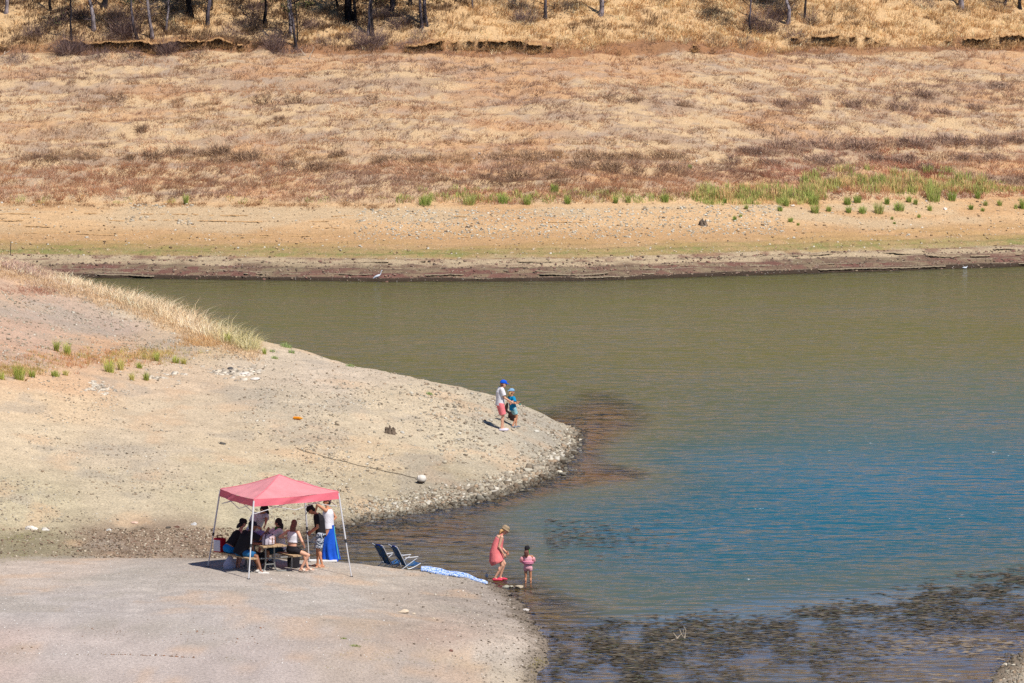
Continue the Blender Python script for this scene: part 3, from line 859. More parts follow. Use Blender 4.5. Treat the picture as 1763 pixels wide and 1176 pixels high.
shr = [(52, 270, 30, 9), (90, 272, 26, 12), (155, 272, 36, 12), (225, 272, 14, 9), (262, 270, 40, 17), (300, 265, 46, 16), (345, 268, 30, 14), (380, 268, 30, 26), (372, 280, 30, 12), (425, 274, 50, 20), (494, 285, 34, 15), (546, 288, 40, 18), (582, 268, 26, 13),
       (670, 276, 46, 12), (720, 276, 56, 10), (655, 281, 20, 8), (860, 272, 52, 10), (920, 272, 60, 13), (836, 307, 22, 11), (871, 289, 20, 11), (888, 308, 34, 18), (955, 304, 26, 12), (966, 318, 16, 14), (998, 286, 36, 12), (1052, 292, 36, 18),
       (1035, 272, 60, 12), (1150, 272, 60, 12), (1160, 298, 40, 15), (1095, 270, 34, 9), (1300, 260, 40, 10), (1345, 254, 52, 14), (1410, 250, 60, 14), (1480, 252, 66, 18), (1570, 250, 44, 20), (1640, 246, 60, 18), (1700, 248, 44, 16), (1752, 244, 26, 16), (1325, 283, 34, 14), (1262, 280, 30, 12), (1290, 262, 36, 9),
       (1415, 280, 50, 18), (1508, 274, 24, 14), (1534, 275, 14, 9), (1556, 282, 26, 14), (1568, 272, 16, 11), (1594, 290, 24, 15), (1658, 274, 22, 12), (1712, 276, 34, 14), (245, 225, 16, 14), (180, 250, 40, 9), (450, 172, 30, 10), (505, 178, 30, 14), (1050, 168, 26, 8), (1095, 172, 26, 10), (1470, 185, 34, 16), (1550, 190, 40, 16),
       (1345, 180, 30, 10), (1400, 178, 34, 12), (1590, 165, 30, 18), (1620, 195, 34, 14), (1680, 186, 30, 12), (1290, 175, 30, 10), (1180, 182, 26, 10), (200, 170, 34, 10), (140, 190, 30, 8), (480, 205, 20, 8), (640, 170, 26, 8), (1720, 150, 34, 10)]
for i, (px, py, w, h) in enumerate(shr):
    v = at(px, py)
    sc = FPX / v.y
    g = dark if px < 1200 else purp
    cone = 'left' if px < 588 else 'middle' if px < 1176 else 'right'
    rowd = 'upper' if py < 215 else 'lower'
    size = 'wide' if w >= 44 else 'round' if h >= 14 else 'small flat'
    t = thing('dry_shrub', f'{size} dry {"purplish" if px >= 1200 else "brown"} shrub on the {rowd} {cone} part of the far slope', 'shrub', v, 0, f'{size} dry shrubs, {rowd} {cone} of the far slope')
    n = int(120 + w * h * .9)
    link('twigs', shrub_acc(v, w / sc / 2 * 1.3, h / sc * 1.0, int(n * 1.3), g, .026, kk=.85, lo=.3, hi=.7).mesh('twigs', M_TWIG, origin=v), t)

# ---------------------------------------------------------------- stones
def stones(x, y, size, col, sink=.3, zoff=0.0, flat=.65):
    """irregular eight-cornered blocks; returns verts, quads, cols"""
    n = len(x)
    cube = np.array([[-1, -1, -1], [1, -1, -1], [1, 1, -1], [-1, 1, -1], [-1, -1, 1], [1, -1, 1], [1, 1, 1], [-1, 1, 1]], float)
    c = cube[None] * (1 + RNG.uniform(-.38, .25, (n, 8, 3)))
    c[:, 4:, :2] *= RNG.uniform(.45, .9, (n, 1, 2))
    c *= np.array(size).reshape(n, 1, 1) * .5 * RNG.uniform(.6, 1.3, (n, 1, 3))
    c[:, :, 2] *= flat
    a = RNG.uniform(0, 6.28, n)
    ca, sa = np.cos(a)[:, None], np.sin(a)[:, None]
    tl = RNG.normal(0, .3, (n, 1))
    X = c[:, :, 0] * ca - c[:, :, 1] * sa
    Y = c[:, :, 0] * sa + c[:, :, 1] * ca
    Z = c[:, :, 2] + tl * c[:, :, 0]
    z0 = zat(x, y) + zoff
    V = np.stack([X + x[:, None], Y + y[:, None], Z + (z0 + np.array(size) * flat * .5 * (1 - 2 * sink))[:, None]], -1).reshape(-1, 3)
    q = np.array([[0, 3, 2, 1], [4, 5, 6, 7], [0, 1, 5, 4], [1, 2, 6, 5], [2, 3, 7, 6], [3, 0, 4, 7]])
    F = (np.arange(n)[:, None, None] * 8 + q[None]).reshape(-1, 4)
    return V, F, np.repeat(col, 8, 0)
def scol(n, cols, p):
    return pick(cols, p, n) * RNG.uniform(.8, 1.15, (n, 1)) / 1.2
ST = [(186, 176, 156), (164, 152, 134), (208, 200, 184), (136, 122, 104), (168, 146, 122)]
acc = Acc()
def region(u0, u1, v0, v1, n, s0, s1, cols=ST, p=(4, 3, 1.5, 2, 2), fn=None, sink=.3, zmin=-.25, zmax=9):
    u, v = RNG.uniform(u0, u1, n), RNG.uniform(v0, v1, n)
    pts = np.array([at(a, b, False)[:] for a, b in zip(u, v)])
    x, y, z = pts.T
    k = (y < 240) & (z > zmin) & (z < zmax)
    if fn is not None: k &= RNG.uniform(0, 1, n) < fn(x, y, z, u, v)
    x, y = x[k], y[k]
    sz = s0 + (s1 - s0) * RNG.uniform(0, 1, len(x)) ** 3.5
    cc = scol(len(x), cols, p)
    wet = (.42 + .58 * sstep(.02, .09, zat(x, y)))[:, None]
    acc.add(*stones(x, y, sz, cc * wet, sink))
# thousands over the spit, thickest on its point and along its rim
region(420, 1010, 590, 915, 9000, .03, .10, fn=lambda x, y, z, u, v: .25 + .75 * sstep(.42, .6, fbm(x * .5, y * .3, 121, 3)))
region(520, 1010, 620, 800, 9000, .03, .13, fn=lambda x, y, z, u, v: sstep(560, 900, u) * (.5 + .5 * (z < .5)) * (.3 + .7 * sstep(.4, .58, fbm(x * .7, y * .4, 122, 3))))
region(560, 1010, 720, 915, 20000, .03, .15, fn=lambda x, y, z, u, v: (1 - sstep(.14, .40, z)) * sstep(540, 700, u), zmin=-.12)
region(0, 600, 560, 900, 9000, .03, .08, fn=lambda x, y, z, u, v: .15 + .85 * sstep(.5, .66, fbm(x * .35, y * .22, 123, 3)))
region(0, 420, 490, 620, 5000, .03, .10, fn=lambda x, y, z, u, v: .3 + .7 * sstep(.45, .6, fbm(x * .6, y * .4, 124, 3)))
# white rubble patches
for (px, py, sx, sy, n, smax) in [(405, 642, 34, 9, 420, .30), (282, 655, 26, 9, 300, .22), (185, 672, 40, 10, 220, .18), (160, 665, 16, 8, 80, .2), (620, 700, 90, 14, 60, .10)]:
    u, v = RNG.normal(px, sx * .5, n), RNG.normal(py, sy * .5, n)
    pts = np.array([at(a, b, False)[:] for a, b in zip(u, v)])
    pts = pts[fbm(pts[:, 0] * 1.6, pts[:, 1] * 1.2, 125, 3) > .45]; n = len(pts)
    acc.add(*stones(pts[:, 0], pts[:, 1], RNG.uniform(.05, smax, n), scol(n, [(220, 208, 190), (200, 188, 170), (172, 160, 144)], [2, 2, 1.6]), .55, flat=.4))
region(780, 1004, 735, 880, 1500, .10, .26, fn=lambda x, y, z, u, v: (1 - sstep(.12, .30, z)), zmin=-.10)
# litter on the picnic ground
region(0, 460, 1080, 1176, 700, .015, .05, [(150, 110, 84), (120, 96, 76)], (1, 1), fn=lambda x, y, z, u, v: sstep(.5, .62, fbm(x * .8, y * .5, 126, 3)))
# broken debris in the gully
BR = [(132, 112, 92), (164, 144, 122), (104, 90, 76), (198, 184, 162), (146, 116, 98)]
region(-20, 620, 910, 961, 11000, .02, .08, BR, (3, 3, 2.5, 2, 1), fn=lambda x, y, z, u, v: sstep(60, 250, u) * .8 + .2)
# the near spit: fine grit, coarser to the water's edge
region(0, 700, 965, 1176, 900, .015, .04, [(230, 226, 220), (150, 132, 112)], (2, 1))
region(560, 960, 985, 1176, 5200, .015, .06, [(150, 138, 124), (186, 174, 158), (112, 98, 84), (214, 204, 192)], (3, 2, 2, 1), fn=lambda x, y, z, u, v: sstep(600, 860, u) * (.35 + .65 * (z < .35)), zmin=-.05)
region(780, 960, 1000, 1176, 2600, .02, .07, [(104, 94, 80), (150, 138, 122)], (2, 1), fn=lambda x, y, z, u, v: 1 - sstep(.06, .16, z), zmin=-.06)
region(1690, 1763, 1115, 1176, 900, .02, .10, ST, (3, 3, 1, 2, 2), zmin=-.05)
# clods and stones on the far beach
def far_region(n, s0_, s1_, a, b, cols, p, x0=-39, x1=39, fn=None):
    x = RNG.uniform(x0, x1, n); s = RNG.uniform(s0_, s1_, n)
    y = far_lines(x) + s * np.maximum(293.7 + shf(x) - far_lines(x), 6) / 14.7
    k = np.ones(n, bool) if fn is None else RNG.uniform(0, 1, n) < fn(x, y, s)
    x, y = x[k], y[k]
    sz = a + (b - a) * RNG.uniform(0, 1, len(x)) ** 3
    acc.add(*stones(x, y, sz, scol(len(x), cols, p), .35, flat=.55))
far_region(8000, 0, 4.2, .04, .17, [(134, 112, 98), (158, 138, 116), (104, 88, 76), (140, 104, 92)], [3, 3, 3, 2], fn=lambda x, y, s: .35 + .65 * sstep(.45, .6, vnoise(x * .3, s * 2.2, 131)))
far_region(6200, 4, 14.5, .04, .14, [(190, 160, 126), (206, 184, 152), (120, 98, 76), (214, 206, 190)], [3, 3, 2, 1.2])
far_region(2600, 8, 13.8, .05, .16, [(206, 198, 180), (170, 160, 142)], [2, 1], x0=-8, x1=14)
far_region(700, 14, 24, .05, .16, [(226, 218, 206), (196, 186, 172)], [2, 1], fn=lambda x, y, s: sstep(.5, .62, fbm(x * .15, y * .2, 133, 2)) * .6 + .05)
far_region(500, 10.5, 14.5, .08, .22, [(200, 186, 164), (176, 158, 134)], [2, 1], x0=-19.8, x1=-16.5, fn=lambda x, y, s: .6 * (vnoise(x * 1.2, s * 1.2, 5) > .45))
tag(link('gravel', acc.mesh('gravel', M_STONE, 4)), 'loose stones and grit scattered over both shores', 'gravel', kind='stuff')

# the larger stones, one by one
def ico_rock(name, r, seed, flat=.6, sub=3, col=None):
    bm = bmesh.new()
    bmesh.ops.create_icosphere(bm, subdivisions=sub, radius=1)
    V = np.array([v.co[:] for v in bm.verts])
    rg = np.random.default_rng(seed)
    for _ in range(9):      # plane cuts give facets
        nrm = rg.normal(0, 1, 3); nrm /= np.linalg.norm(nrm)
        d = rg.uniform(.55, .9)
        dd = V @ nrm
        V = np.where((dd > d)[:, None], V - (dd - d)[:, None] * nrm, V)
    V += .05 * (rg.uniform(-1, 1, V.shape))
    V *= np.array([r * rg.uniform(.9, 1.25), r * rg.uniform(.7, 1.0), r * flat])
    for v, c in zip(bm.verts, V): v.co = c
    me = bpy.data.meshes.new(name)
    bm.to_mesh(me); bm.free()
    a = me.color_attributes.new('Col', 'FLOAT_COLOR', 'POINT')
    cc = np.ones((len(me.vertices), 4), np.float32)
    cc[:, :3] = alb(col, 1.3) * (1 + rg.normal(0, .05, (len(me.vertices), 1)))
    a.data.foreach_set('color', cc.ravel())
    me.materials.append(M_STONE)
    return me
rocks = [  # px, py(bottom), width px, flat, colour, label
 (53, 913, 24, .42, (222, 214, 202), 'smooth white boulder, left one of two lying at the gully edge'),
 (77, 914, 16, .5, (212, 206, 196), 'smaller white boulder beside the smooth one at the gully edge'),
 (333, 905, 11, .7, (206, 206, 206), 'pale grey stone at the gully edge behind the left tent leg'),
 (289, 910, 11, .5, (92, 84, 76), 'dark stone, left one of a pair at the gully edge'),
 (304, 909, 11, .45, (104, 76, 64), 'dark reddish stone, right one of a pair at the gully edge'),
 (188, 915, 12, .5, (200, 196, 188), 'pale stone half buried in the gully debris'),
 (232, 902, 16, .3, (214, 180, 160), 'flat pinkish stone on the sand above the gully'),
 (270, 945, 8, .5, (92, 72, 60), 'small dark lump among the gully debris'),
 (963, 815, 12, .6, (206, 198, 178), 'rounded pale boulder standing in the water off the spit'),
 (998, 759, 8, .7, (196, 188, 172), 'stone in the water at the very tip of the spit'),
 (908, 813, 20, .5, (186, 178, 160), 'wide pale boulder on the stony rim near the tip of the spit'),
 (878, 815, 11, .55, (204, 194, 174), 'pale stone on the stony rim left of the wide boulder'),
 (924, 745, 13, .5, (206, 200, 186), 'whitish block on the stones right of the anglers'),
 (947, 790, 12, .5, (196, 186, 168), 'pale block at the right rim of the spit'),
 (812, 679, 8, .6, (178, 172, 158), 'grey stone on the crest left of the anglers'),
 (781, 867, 10, .6, (196, 188, 166), 'pale stone at the water edge of the spit'),
 (693, 747, 9, .8, (190, 186, 176), 'grey stone lying right beside the old stump'),
 (871, 1014, 17, .55, (164, 160, 144), 'greenish grey rock at the water edge by the woman in the coral dress'),
 (880, 1012, 9, .6, (174, 168, 150), 'small grey rock touching the greenish one by the coral dress'),
 (893, 1013, 17, .42, (178, 164, 142), 'flat tan rock in the shallows between woman and toddler'),
 (906, 1052, 17, .32, (206, 198, 190), 'flat pale rock in the water below the toddler'),
 (878, 1034, 5, .6, (176, 170, 158), 'pebble in the water right of the near spit'),
 (694, 1056, 20, .5, (206, 188, 164), 'largest tan rock on the near spit'),
 (713, 1058, 8, .6, (204, 188, 166), 'small tan rock right of the largest one on the near spit'),
 (746, 1066, 8, .5, (196, 180, 158), 'little tan stone farthest right of three on the near spit'),
 (776, 1122, 8, .7, (122, 88, 78), 'dark reddish stone near the bottom of the near spit'),
 (960, 1124, 14, .5, (196, 190, 178), 'pale rock in the dark shallows at the foot of the near spit'),
 (1731, 1148, 14, .7, (222, 210, 188), 'pale rock at the water edge in the bottom right corner'),
 (1745, 1147, 8, .6, (206, 196, 176), 'smaller pale rock in the bottom right corner'),
 (384, 637, 8, .5, (96, 90, 86), 'small dark stone left of the white rubble'),
 (397, 637, 14, .5, (84, 82, 82), 'dark stone lying on the white rubble of the near slope'),
 (420, 648, 26, .35, (228, 220, 210), 'flat white rock in the middle of the rubble streak'),
 (440, 655, 18, .4, (222, 214, 204), 'white rock at the lower end of the rubble streak'),
 (49, 469, 9, .7, (186, 180, 170), 'grey stone beside the path on the near left crest'),
 (383, 766, 13, .5, (96, 92, 86), 'dark stone alone on the bare sand above the tent'),
 (1365, 356, 8, .8, (226, 212, 196), 'small white stone on the far beach at the right'),
 (1627, 362, 8, .9, (232, 214, 200), 'white stone on the orange beach between reed clumps'),
]
for i, (px, py, w, fl, c, lb) in enumerate(rocks):
    v = at(px, py, False) if py > 1013 or px > 940 else at(px, py)
    if v.z < -.3: v = at(px, py)
    sc = FPX / v.y
    r = w / sc / 2
    o = link('rock', ico_rock('rock', r, 300 + i, fl, 3, c), None, (v.x, v.y + r * .6, max(v.z, -.12) + r * fl * .35), (0, 0, random.uniform(0, 1)))
    tag(o, lb, 'rock')

# ---------------------------------------------------------------- tubes
def tube_arrays(pts, rad, k=7, cap=True):
    pts = np.asarray(pts, float); rad = np.asarray(rad, float)
    n = len(pts)
    d = np.gradient(pts, axis=0)
    d /= np.linalg.norm(d, axis=1)[:, None] + 1e-9
    up = np.array([0, 0, 1.0]) if abs(d[0, 2]) < .9 else np.array([1.0, 0, 0])
    V = []
    for i in range(n):
        u = np.cross(d[i], up); u /= np.linalg.norm(u) + 1e-9
        w = np.cross(d[i], u)
        up = np.cross(u, d[i])
        a = np.arange(k) / k * 2 * math.pi
        V.append(pts[i] + rad[i] * (np.cos(a)[:, None] * u + np.sin(a)[:, None] * w))
    V = np.concatenate(V)
    F = []
    for i in range(n - 1):
        for j in range(k):
            a, b = i * k + j, i * k + (j + 1) % k
            F.append([a, b, b + k, a + k])
    V = np.concatenate([V, pts[:1], pts[-1:]])
    if cap:
        for j in range(k):
            F.append([n * k, j, (j + 1) % k, n * k])
            F.append([n * k + 1, (n - 1) * k + (j + 1) % k, (n - 1) * k + j, n * k + 1])
    return V, F
def mesh_py(name, V, F, m=None, smooth=False):
    me = bpy.data.meshes.new(name)
    F = [[i for k, i in enumerate(f) if f.index(i) == k] for f in (list(map(int, f)) for f in F)]
    me.from_pydata([tuple(v) for v in V], [], F)
    me.validate()
    me.update()
    if m: me.materials.append(m)
    if smooth:
        me.polygons.foreach_set('use_smooth', np.ones(len(me.polygons), bool))
    return me
class MB:
    """collects tubes, boxes and sheets into one mesh"""
    def __init__(s): s.V, s.F = [], []
    def add(s, V, F):
        o = len(s.V)
        s.V.extend([tuple(v) for v in V]); s.F.extend([[int(i) + o for i in f] for f in F])
        return s
    def tube(s, pts, rad, k=8):
        if np.isscalar(rad): rad = [rad] * len(pts)
        return s.add(*tube_arrays(pts, rad, k))
    def box(s, c, size, rot=None, bevel=0):
        x, y, z = [q / 2 for q in size]
        b = bmesh.new()
        bmesh.ops.create_cube(b, size=1)
        for v in b.verts: v.co = Vector((v.co.x * size[0], v.co.y * size[1], v.co.z * size[2]))
        if bevel: bmesh.ops.bevel(b, geom=b.edges[:], offset=bevel, segments=2, affect='EDGES', profile=.6)
        R = Euler(rot).to_matrix() if rot is not None else Matrix.Identity(3)
        b.verts.ensure_lookup_table(); b.verts.index_update()
        V = [R @ v.co + Vector(c) for v in b.verts]
        F = [[v.index for v in f.verts] for f in b.faces]
        b.free()
        return s.add(V, F)
    def sheet(s, fn, nu, nv, thick=0.0):
        V = [fn(i / nu, j / nv) for j in range(nv + 1) for i in range(nu + 1)]
        F = [[j * (nu + 1) + i, j * (nu + 1) + i + 1, (j + 1) * (nu + 1) + i + 1, (j + 1) * (nu + 1) + i] for j in range(nv) for i in range(nu)]
        if thick:
            N = len(V)
            V2 = [Vector(v) - Vector((0, 0, thick)) for v in V]
            F2 = [[a + N for a in reversed(f)] for f in F]
            rim = [(j * (nu + 1)) for j in range(nv + 1)]
            e1 = [i for i in range(nu + 1)]
            e2 = [j * (nu + 1) + nu for j in range(nv + 1)]
            e3 = [nv * (nu + 1) + i for i in range(nu, -1, -1)]
            e4 = [j * (nu + 1) for j in range(nv, -1, -1)]
            loop = e1[:-1] + e2[:-1] + e3[:-1] + e4[:-1]
            R = [[loop[k], loop[k] + N, loop[(k + 1) % len(loop)] + N, loop[(k + 1) % len(loop)]] for k in range(len(loop))]
            V = V + V2; F = F + F2 + R
        return s.add(V, F)
    def ell(s, c, r, seg=14, rings=9, rot=None):
        V, F = [], []
        R = Euler(rot).to_matrix() if rot is not None else Matrix.Identity(3)
        for i in range(rings + 1):
            th = math.pi * i / rings
            for j in range(seg):
                ph = 2 * math.pi * j / seg
                V.append(R @ Vector((r[0] * math.sin(th) * math.cos(ph), r[1] * math.sin(th) * math.sin(ph), r[2] * math.cos(th))) + Vector(c))
        for i in range(rings):
            for j in range(seg):
                F.append([i * seg + j, (i + 1) * seg + j, (i + 1) * seg + (j + 1) % seg, i * seg + (j + 1) % seg])
        return s.add(V, F)
    def build(s, name, m, parent=None, loc=None, smooth=True, rot=None):
        me = mesh_py(name, s.V, s.F, m, smooth)
        bm = bmesh.new(); bm.from_mesh(me)
        bmesh.ops.remove_doubles(bm, verts=bm.verts, dist=1e-5)
        bmesh.ops.recalc_face_normals(bm, faces=bm.faces)
        bm.to_mesh(me); bm.free()
        if smooth:
            try: me.set_sharp_from_angle(angle=math.radians(38))
            except Exception: pass
        return link(name, me, parent, loc, rot)

# ---------------------------------------------------------------- turf lip over the cut, and small ledges on the wave-cut bank
def lip(name, yline, x0, x1, out, thick, gate, colr, kmin=0, step=.12, hang=0.0, lift=.02, jag=.0, back=.45):
    """overhanging edges of soil and turf along a line y(x); broken into runs where gate(x) > 0"""
    xs = np.arange(x0, x1, step)
    g = gate(xs)
    V, F, C = [], [], []
    runs, cur = [], []
    for i in range(len(xs)):
        if g[i] > 0: cur.append(i)
        elif cur:
            runs.append(cur); cur = []
    if cur: runs.append(cur)
    for r in runs:
        if len(r) < 4: continue
        base = len(V)
        for q, i in enumerate(r):
            t = min(q, len(r) - 1 - q) / 3.0
            o = out * min(1, .25 + t) * (.55 + .9 * vnoise(np.array([xs[i] * 2.3]), np.array([yline(xs[i:i + 1])[0]]), 7)[0])
            y = yline(xs[i:i + 1])[0]
            zt = float(zat(xs[i], y + .12)) + lift
            zb = zt - thick * (.7 + .6 * random.random())
            y += jag * (random.random() - .5)
            V += [(xs[i], y + back, float(zat(xs[i], y + back)) - .01), (xs[i], y, zt), (xs[i], y - o, zt - .03 - hang - jag * .3 * random.random()), (xs[i], y - o * .9, zb - hang), (xs[i], y + .15, zb)]
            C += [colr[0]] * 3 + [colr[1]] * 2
        for q in range(len(r) - 1):
            a, b = base + q * 5, base + q * 5 + 5
            for k in range(4):
                F.append([a + k, b + k, b + k + 1, a + k + 1])
    return V, F, C
b4line = lambda x: 318.0 + shf(x) + (1.0 * (vnoise(x * 0.12, x * 0 + 1.1, 21) - .5) + 0.5 * (vnoise(x * 0.5, x * 0 + 1.1, 22) - .5)) * 1.6 + 0.5 * (vnoise(x * 1.1, x * 0 + 4, 23) - .5) + .12
cutgate = lambda x: vnoise(x * 0.22, x * 0 + 2.2, 41) + .35 * vnoise(x * .9, x * 0 + 1, 43) + .5 * vnoise(x * 3.1, x * 0 + 1, 44) + .5 * vnoise(x * 5.5, x * 0 + 1, 45) - 1.12 - .14 * (x > 6)
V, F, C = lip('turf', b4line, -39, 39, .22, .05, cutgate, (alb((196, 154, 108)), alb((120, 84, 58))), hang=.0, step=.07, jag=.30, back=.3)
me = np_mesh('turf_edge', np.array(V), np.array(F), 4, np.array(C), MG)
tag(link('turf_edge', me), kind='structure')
acc = Acc()
xs = RNG.uniform(-39, 39, 13500)
xs = xs[cutgate(xs) > 0]
yy = b4line(xs) - RNG.uniform(-.1, .33, len(xs))
clumps(acc, xs, yy + .0, 7, .05, RNG.uniform(.10, .30, len(xs)), .026, pick([(222, 186, 138), (190, 150, 104), (132, 100, 74), (70, 52, 42)], [4, 2, 2, 2.5], len(xs)), lean=1.6, sweep=(.1, -1.1), zoff=.0)
zb = b4line(xs)
for i, Vv in enumerate(acc.V):
    pass
tag(link('root_fringe', acc.mesh('root_fringe', M_BLADE)), 'dry roots and grass hanging at the cut edge of the turf', 'grass', kind='stuff')
allV, allF, allC = [], [], []
for k, (s0_, out_, th) in enumerate([(.25, .14, .07), (.95, .14, .05), (1.7, .14, .05), (2.5, .12, .04), (3.6, .10, .04), (7.4, .12, .05), (8.6, .12, .05), (10.0, .1, .05), (11.3, .12, .05), (12.4, .12, .05)]):
    ln = lambda x, s0_=s0_, k=k: far_lines(x) + s0_ * np.maximum(293.7 + shf(x) - far_lines(x), 6) / 14.7 + .35 * (vnoise(x * .4, x * 0 + k, 200 + k) - .5)
    gt = (lambda x, k=k: vnoise(x * .55, x * 0 + k, 220 + k) + .3 * vnoise(x * 2.5, x * 0 + k, 240 + k) - .74) if k < 5 else (lambda x, k=k: (vnoise(x * .5, x * 0 + k, 260 + k) + .5 * vnoise(x * 3.5, x * 0 + k, 280 + k) - .92) * (x < -2 + 3 * (k % 3)))
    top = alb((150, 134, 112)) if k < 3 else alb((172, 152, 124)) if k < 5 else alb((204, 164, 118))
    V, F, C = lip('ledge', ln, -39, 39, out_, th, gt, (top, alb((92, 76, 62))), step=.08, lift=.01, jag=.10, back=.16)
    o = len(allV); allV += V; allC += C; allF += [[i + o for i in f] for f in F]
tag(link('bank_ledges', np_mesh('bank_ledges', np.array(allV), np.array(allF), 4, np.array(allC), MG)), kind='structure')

# ---------------------------------------------------------------- trees on top of the far slope
def bark_material():
    m = bpy.data.materials.new('bark')
    N = Nodes(m)
    p = N.n('ShaderNodeBsdfPrincipled', i_Roughness=.95)
    p.inputs['Specular IOR Level'].default_value = .1
    out = N.n('ShaderNodeOutputMaterial')
    N.l(p.outputs[0], out.inputs[0])
    a = N.n('ShaderNodeAttribute', attribute_name='Col').outputs['Color']
    nz = N.noise(5, 4, .7, N.mapped((2.5, 2.5, .6)))
    f = N.ramp(nz.outputs['Fac'], [(.38, (.35,) * 3), (.62, (1.25,) * 3)])
    N.l(N.mix(1.0, a, f, 'MULTIPLY'), p.inputs['Base Color'])
    b = N.n('ShaderNodeBump', i_Strength=.7, i_Distance=.04)
    N.l(nz.outputs['Fac'], b.inputs['Height']); N.l(b.outputs[0], p.inputs['Normal'])
    return m
M_BARK = bark_material()
def colored(me, fn):
    co = np.zeros(len(me.vertices) * 3, np.float32)
    me.vertices.foreach_get('co', co)
    co = co.reshape(-1, 3)
    a = me.color_attributes.new('Col', 'FLOAT_COLOR', 'POINT')
    c = np.ones((len(co), 4), np.float32)
    c[:, :3] = fn(co)
    a.data.foreach_set('color', c.ravel())
    return me
def tree(px, py, wpx, topdx, tone, label, leafy=.5, hh=8.0, branches=True, name='tree'):
    """trunk whose foot is at the pixel; topdx: how far (m) the trunk leans by 2 m height"""
    v = at(px, py)
    sc = FPX / v.y
    r = wpx / sc / 2
    t = thing(name, label, 'tree', v, 0, 'burnt and bare trees above the cut bank')
    rg = np.random.default_rng(int(px * 7 + py))
    n = 14
    zz = np.linspace(-.15, hh * .75, n)
    wob = np.cumsum(rg.normal(0, .045, (n, 2)), 0)
    lean = topdx * (zz / 2.0) * np.exp(-np.maximum(zz, 0) * .12)
    pts = np.column_stack([lean + wob[:, 0] - wob[0, 0], wob[:, 1] - wob[0, 1] + .0 * zz, zz])
    rad = r * (1.0 - .75 * np.clip(zz / (hh * .75), 0, 1)) * (1 + .55 * np.exp(-np.maximum(zz, 0) * 4.5)) * (1 + rg.normal(0, .05, n))
    V, F = tube_arrays(pts, rad, 9)
    me = mesh_py('trunk', V, F, M_BARK, True)
    tones = {'pale': ((150, 140, 142), (96, 84, 84)), 'dark': ((58, 50, 50), (34, 30, 32)), 'grey': ((104, 96, 102), (48, 42, 44)), 'char': ((44, 40, 44), (26, 24, 26))}[tone]
    ch = .35 + .5 * rg.random()
    colored(me, lambda co: mixc(np.broadcast_to(alb(tones[1], 1.0), co.shape), alb(tones[0], 1.0), sstep(ch - .3, ch + .5, co[:, 2] + .4 * np.sin(co[:, 0] * 9))))
    link('trunk', me, t)
    # limbs
    limbs = MB()
    ends = []
    nb = int(rg.integers(5, 8))
    nb += 5
    for b in range(nb):
        z0 = rg.uniform(.5, 2.6) if b < 6 else rg.uniform(2.4, hh * .72)
        i = np.interp(z0, zz, np.arange(n))
        p0 = np.array([np.interp(i, np.arange(n), pts[:, k]) for k in range(3)])
        az = rg.uniform(0, 6.28)
        L = rg.uniform(.7, 2.0) * (1.0 if z0 > 2.4 else .6)
        q = [p0]
        d = np.array([math.cos(az), math.sin(az), rg.uniform(.2, .9)])
        for k in range(5):
            d = d + rg.normal(0, .22, 3); d /= np.linalg.norm(d)
            q.append(q[-1] + d * L / 5)
        rr = np.linspace(max(r * (.38 if z0 > 2.4 else .22), .022), .012, 6)
        limbs.tube(q, rr, 5)
        ends.append((q[-1], z0, q))
        for s_ in range(5):
            j = rg.integers(2, 6)
            d2 = rg.normal(0, 1, 3); d2 /= np.linalg.norm(d2)
            limbs.tube([q[j], q[j] + d2 * L * .18, q[j] + d2 * L * .33 + np.array([0, 0, .05])], [.014, .011, .007], 4)
    me = mesh_py('limbs', limbs.V, limbs.F, M_BARK, True)
    colored(me, lambda co: np.broadcast_to(alb(tones[1], 1.0), co.shape))
    link('limbs', me, t)
    # crown: clumps of small leaves round the upper limb ends
    if leafy > 0:
        cs = [(e, z) for e, z, _ in ends if z > 2.3] + [(pts[-1], 6), (pts[-3], 5), (pts[-5], 4.4)]
        m_ = int(170 * leafy)
        Vs, Cs = [], []
        for (e, z) in cs:
            for sub in range(3):
                c0 = np.array(e) + rg.normal(0, .45, 3)
                R_ = rg.uniform(.35, .75)
                P_ = c0 + rg.normal(0, 1, (m_, 3)) * R_ * np.array([.6, .6, .45])
                u = rg.normal(0, 1, (m_, 3)); u /= np.linalg.norm(u, axis=1)[:, None]
                w = rg.normal(0, 1, (m_, 3)); w /= np.linalg.norm(w, axis=1)[:, None]
                s_ = rg.uniform(.05, .10, (m_, 1))
                Vs.append(np.stack([P_ - u * s_, P_ + w * s_ * .7, P_ + u * s_], 1).reshape(-1, 3))
                cc = alb([(92, 98, 56), (110, 108, 66), (74, 82, 48)][rg.integers(3)], 1.0) * rg.uniform(.7, 1.3, (m_, 1))
                Cs.append(np.repeat(cc, 3, 0))
        Vs, Cs = np.concatenate(Vs), np.concatenate(Cs)
        link('crown', np_mesh('crown', Vs, np.arange(len(Vs)).reshape(-1, 3), 3, Cs, M_BLADE), t)
    return t
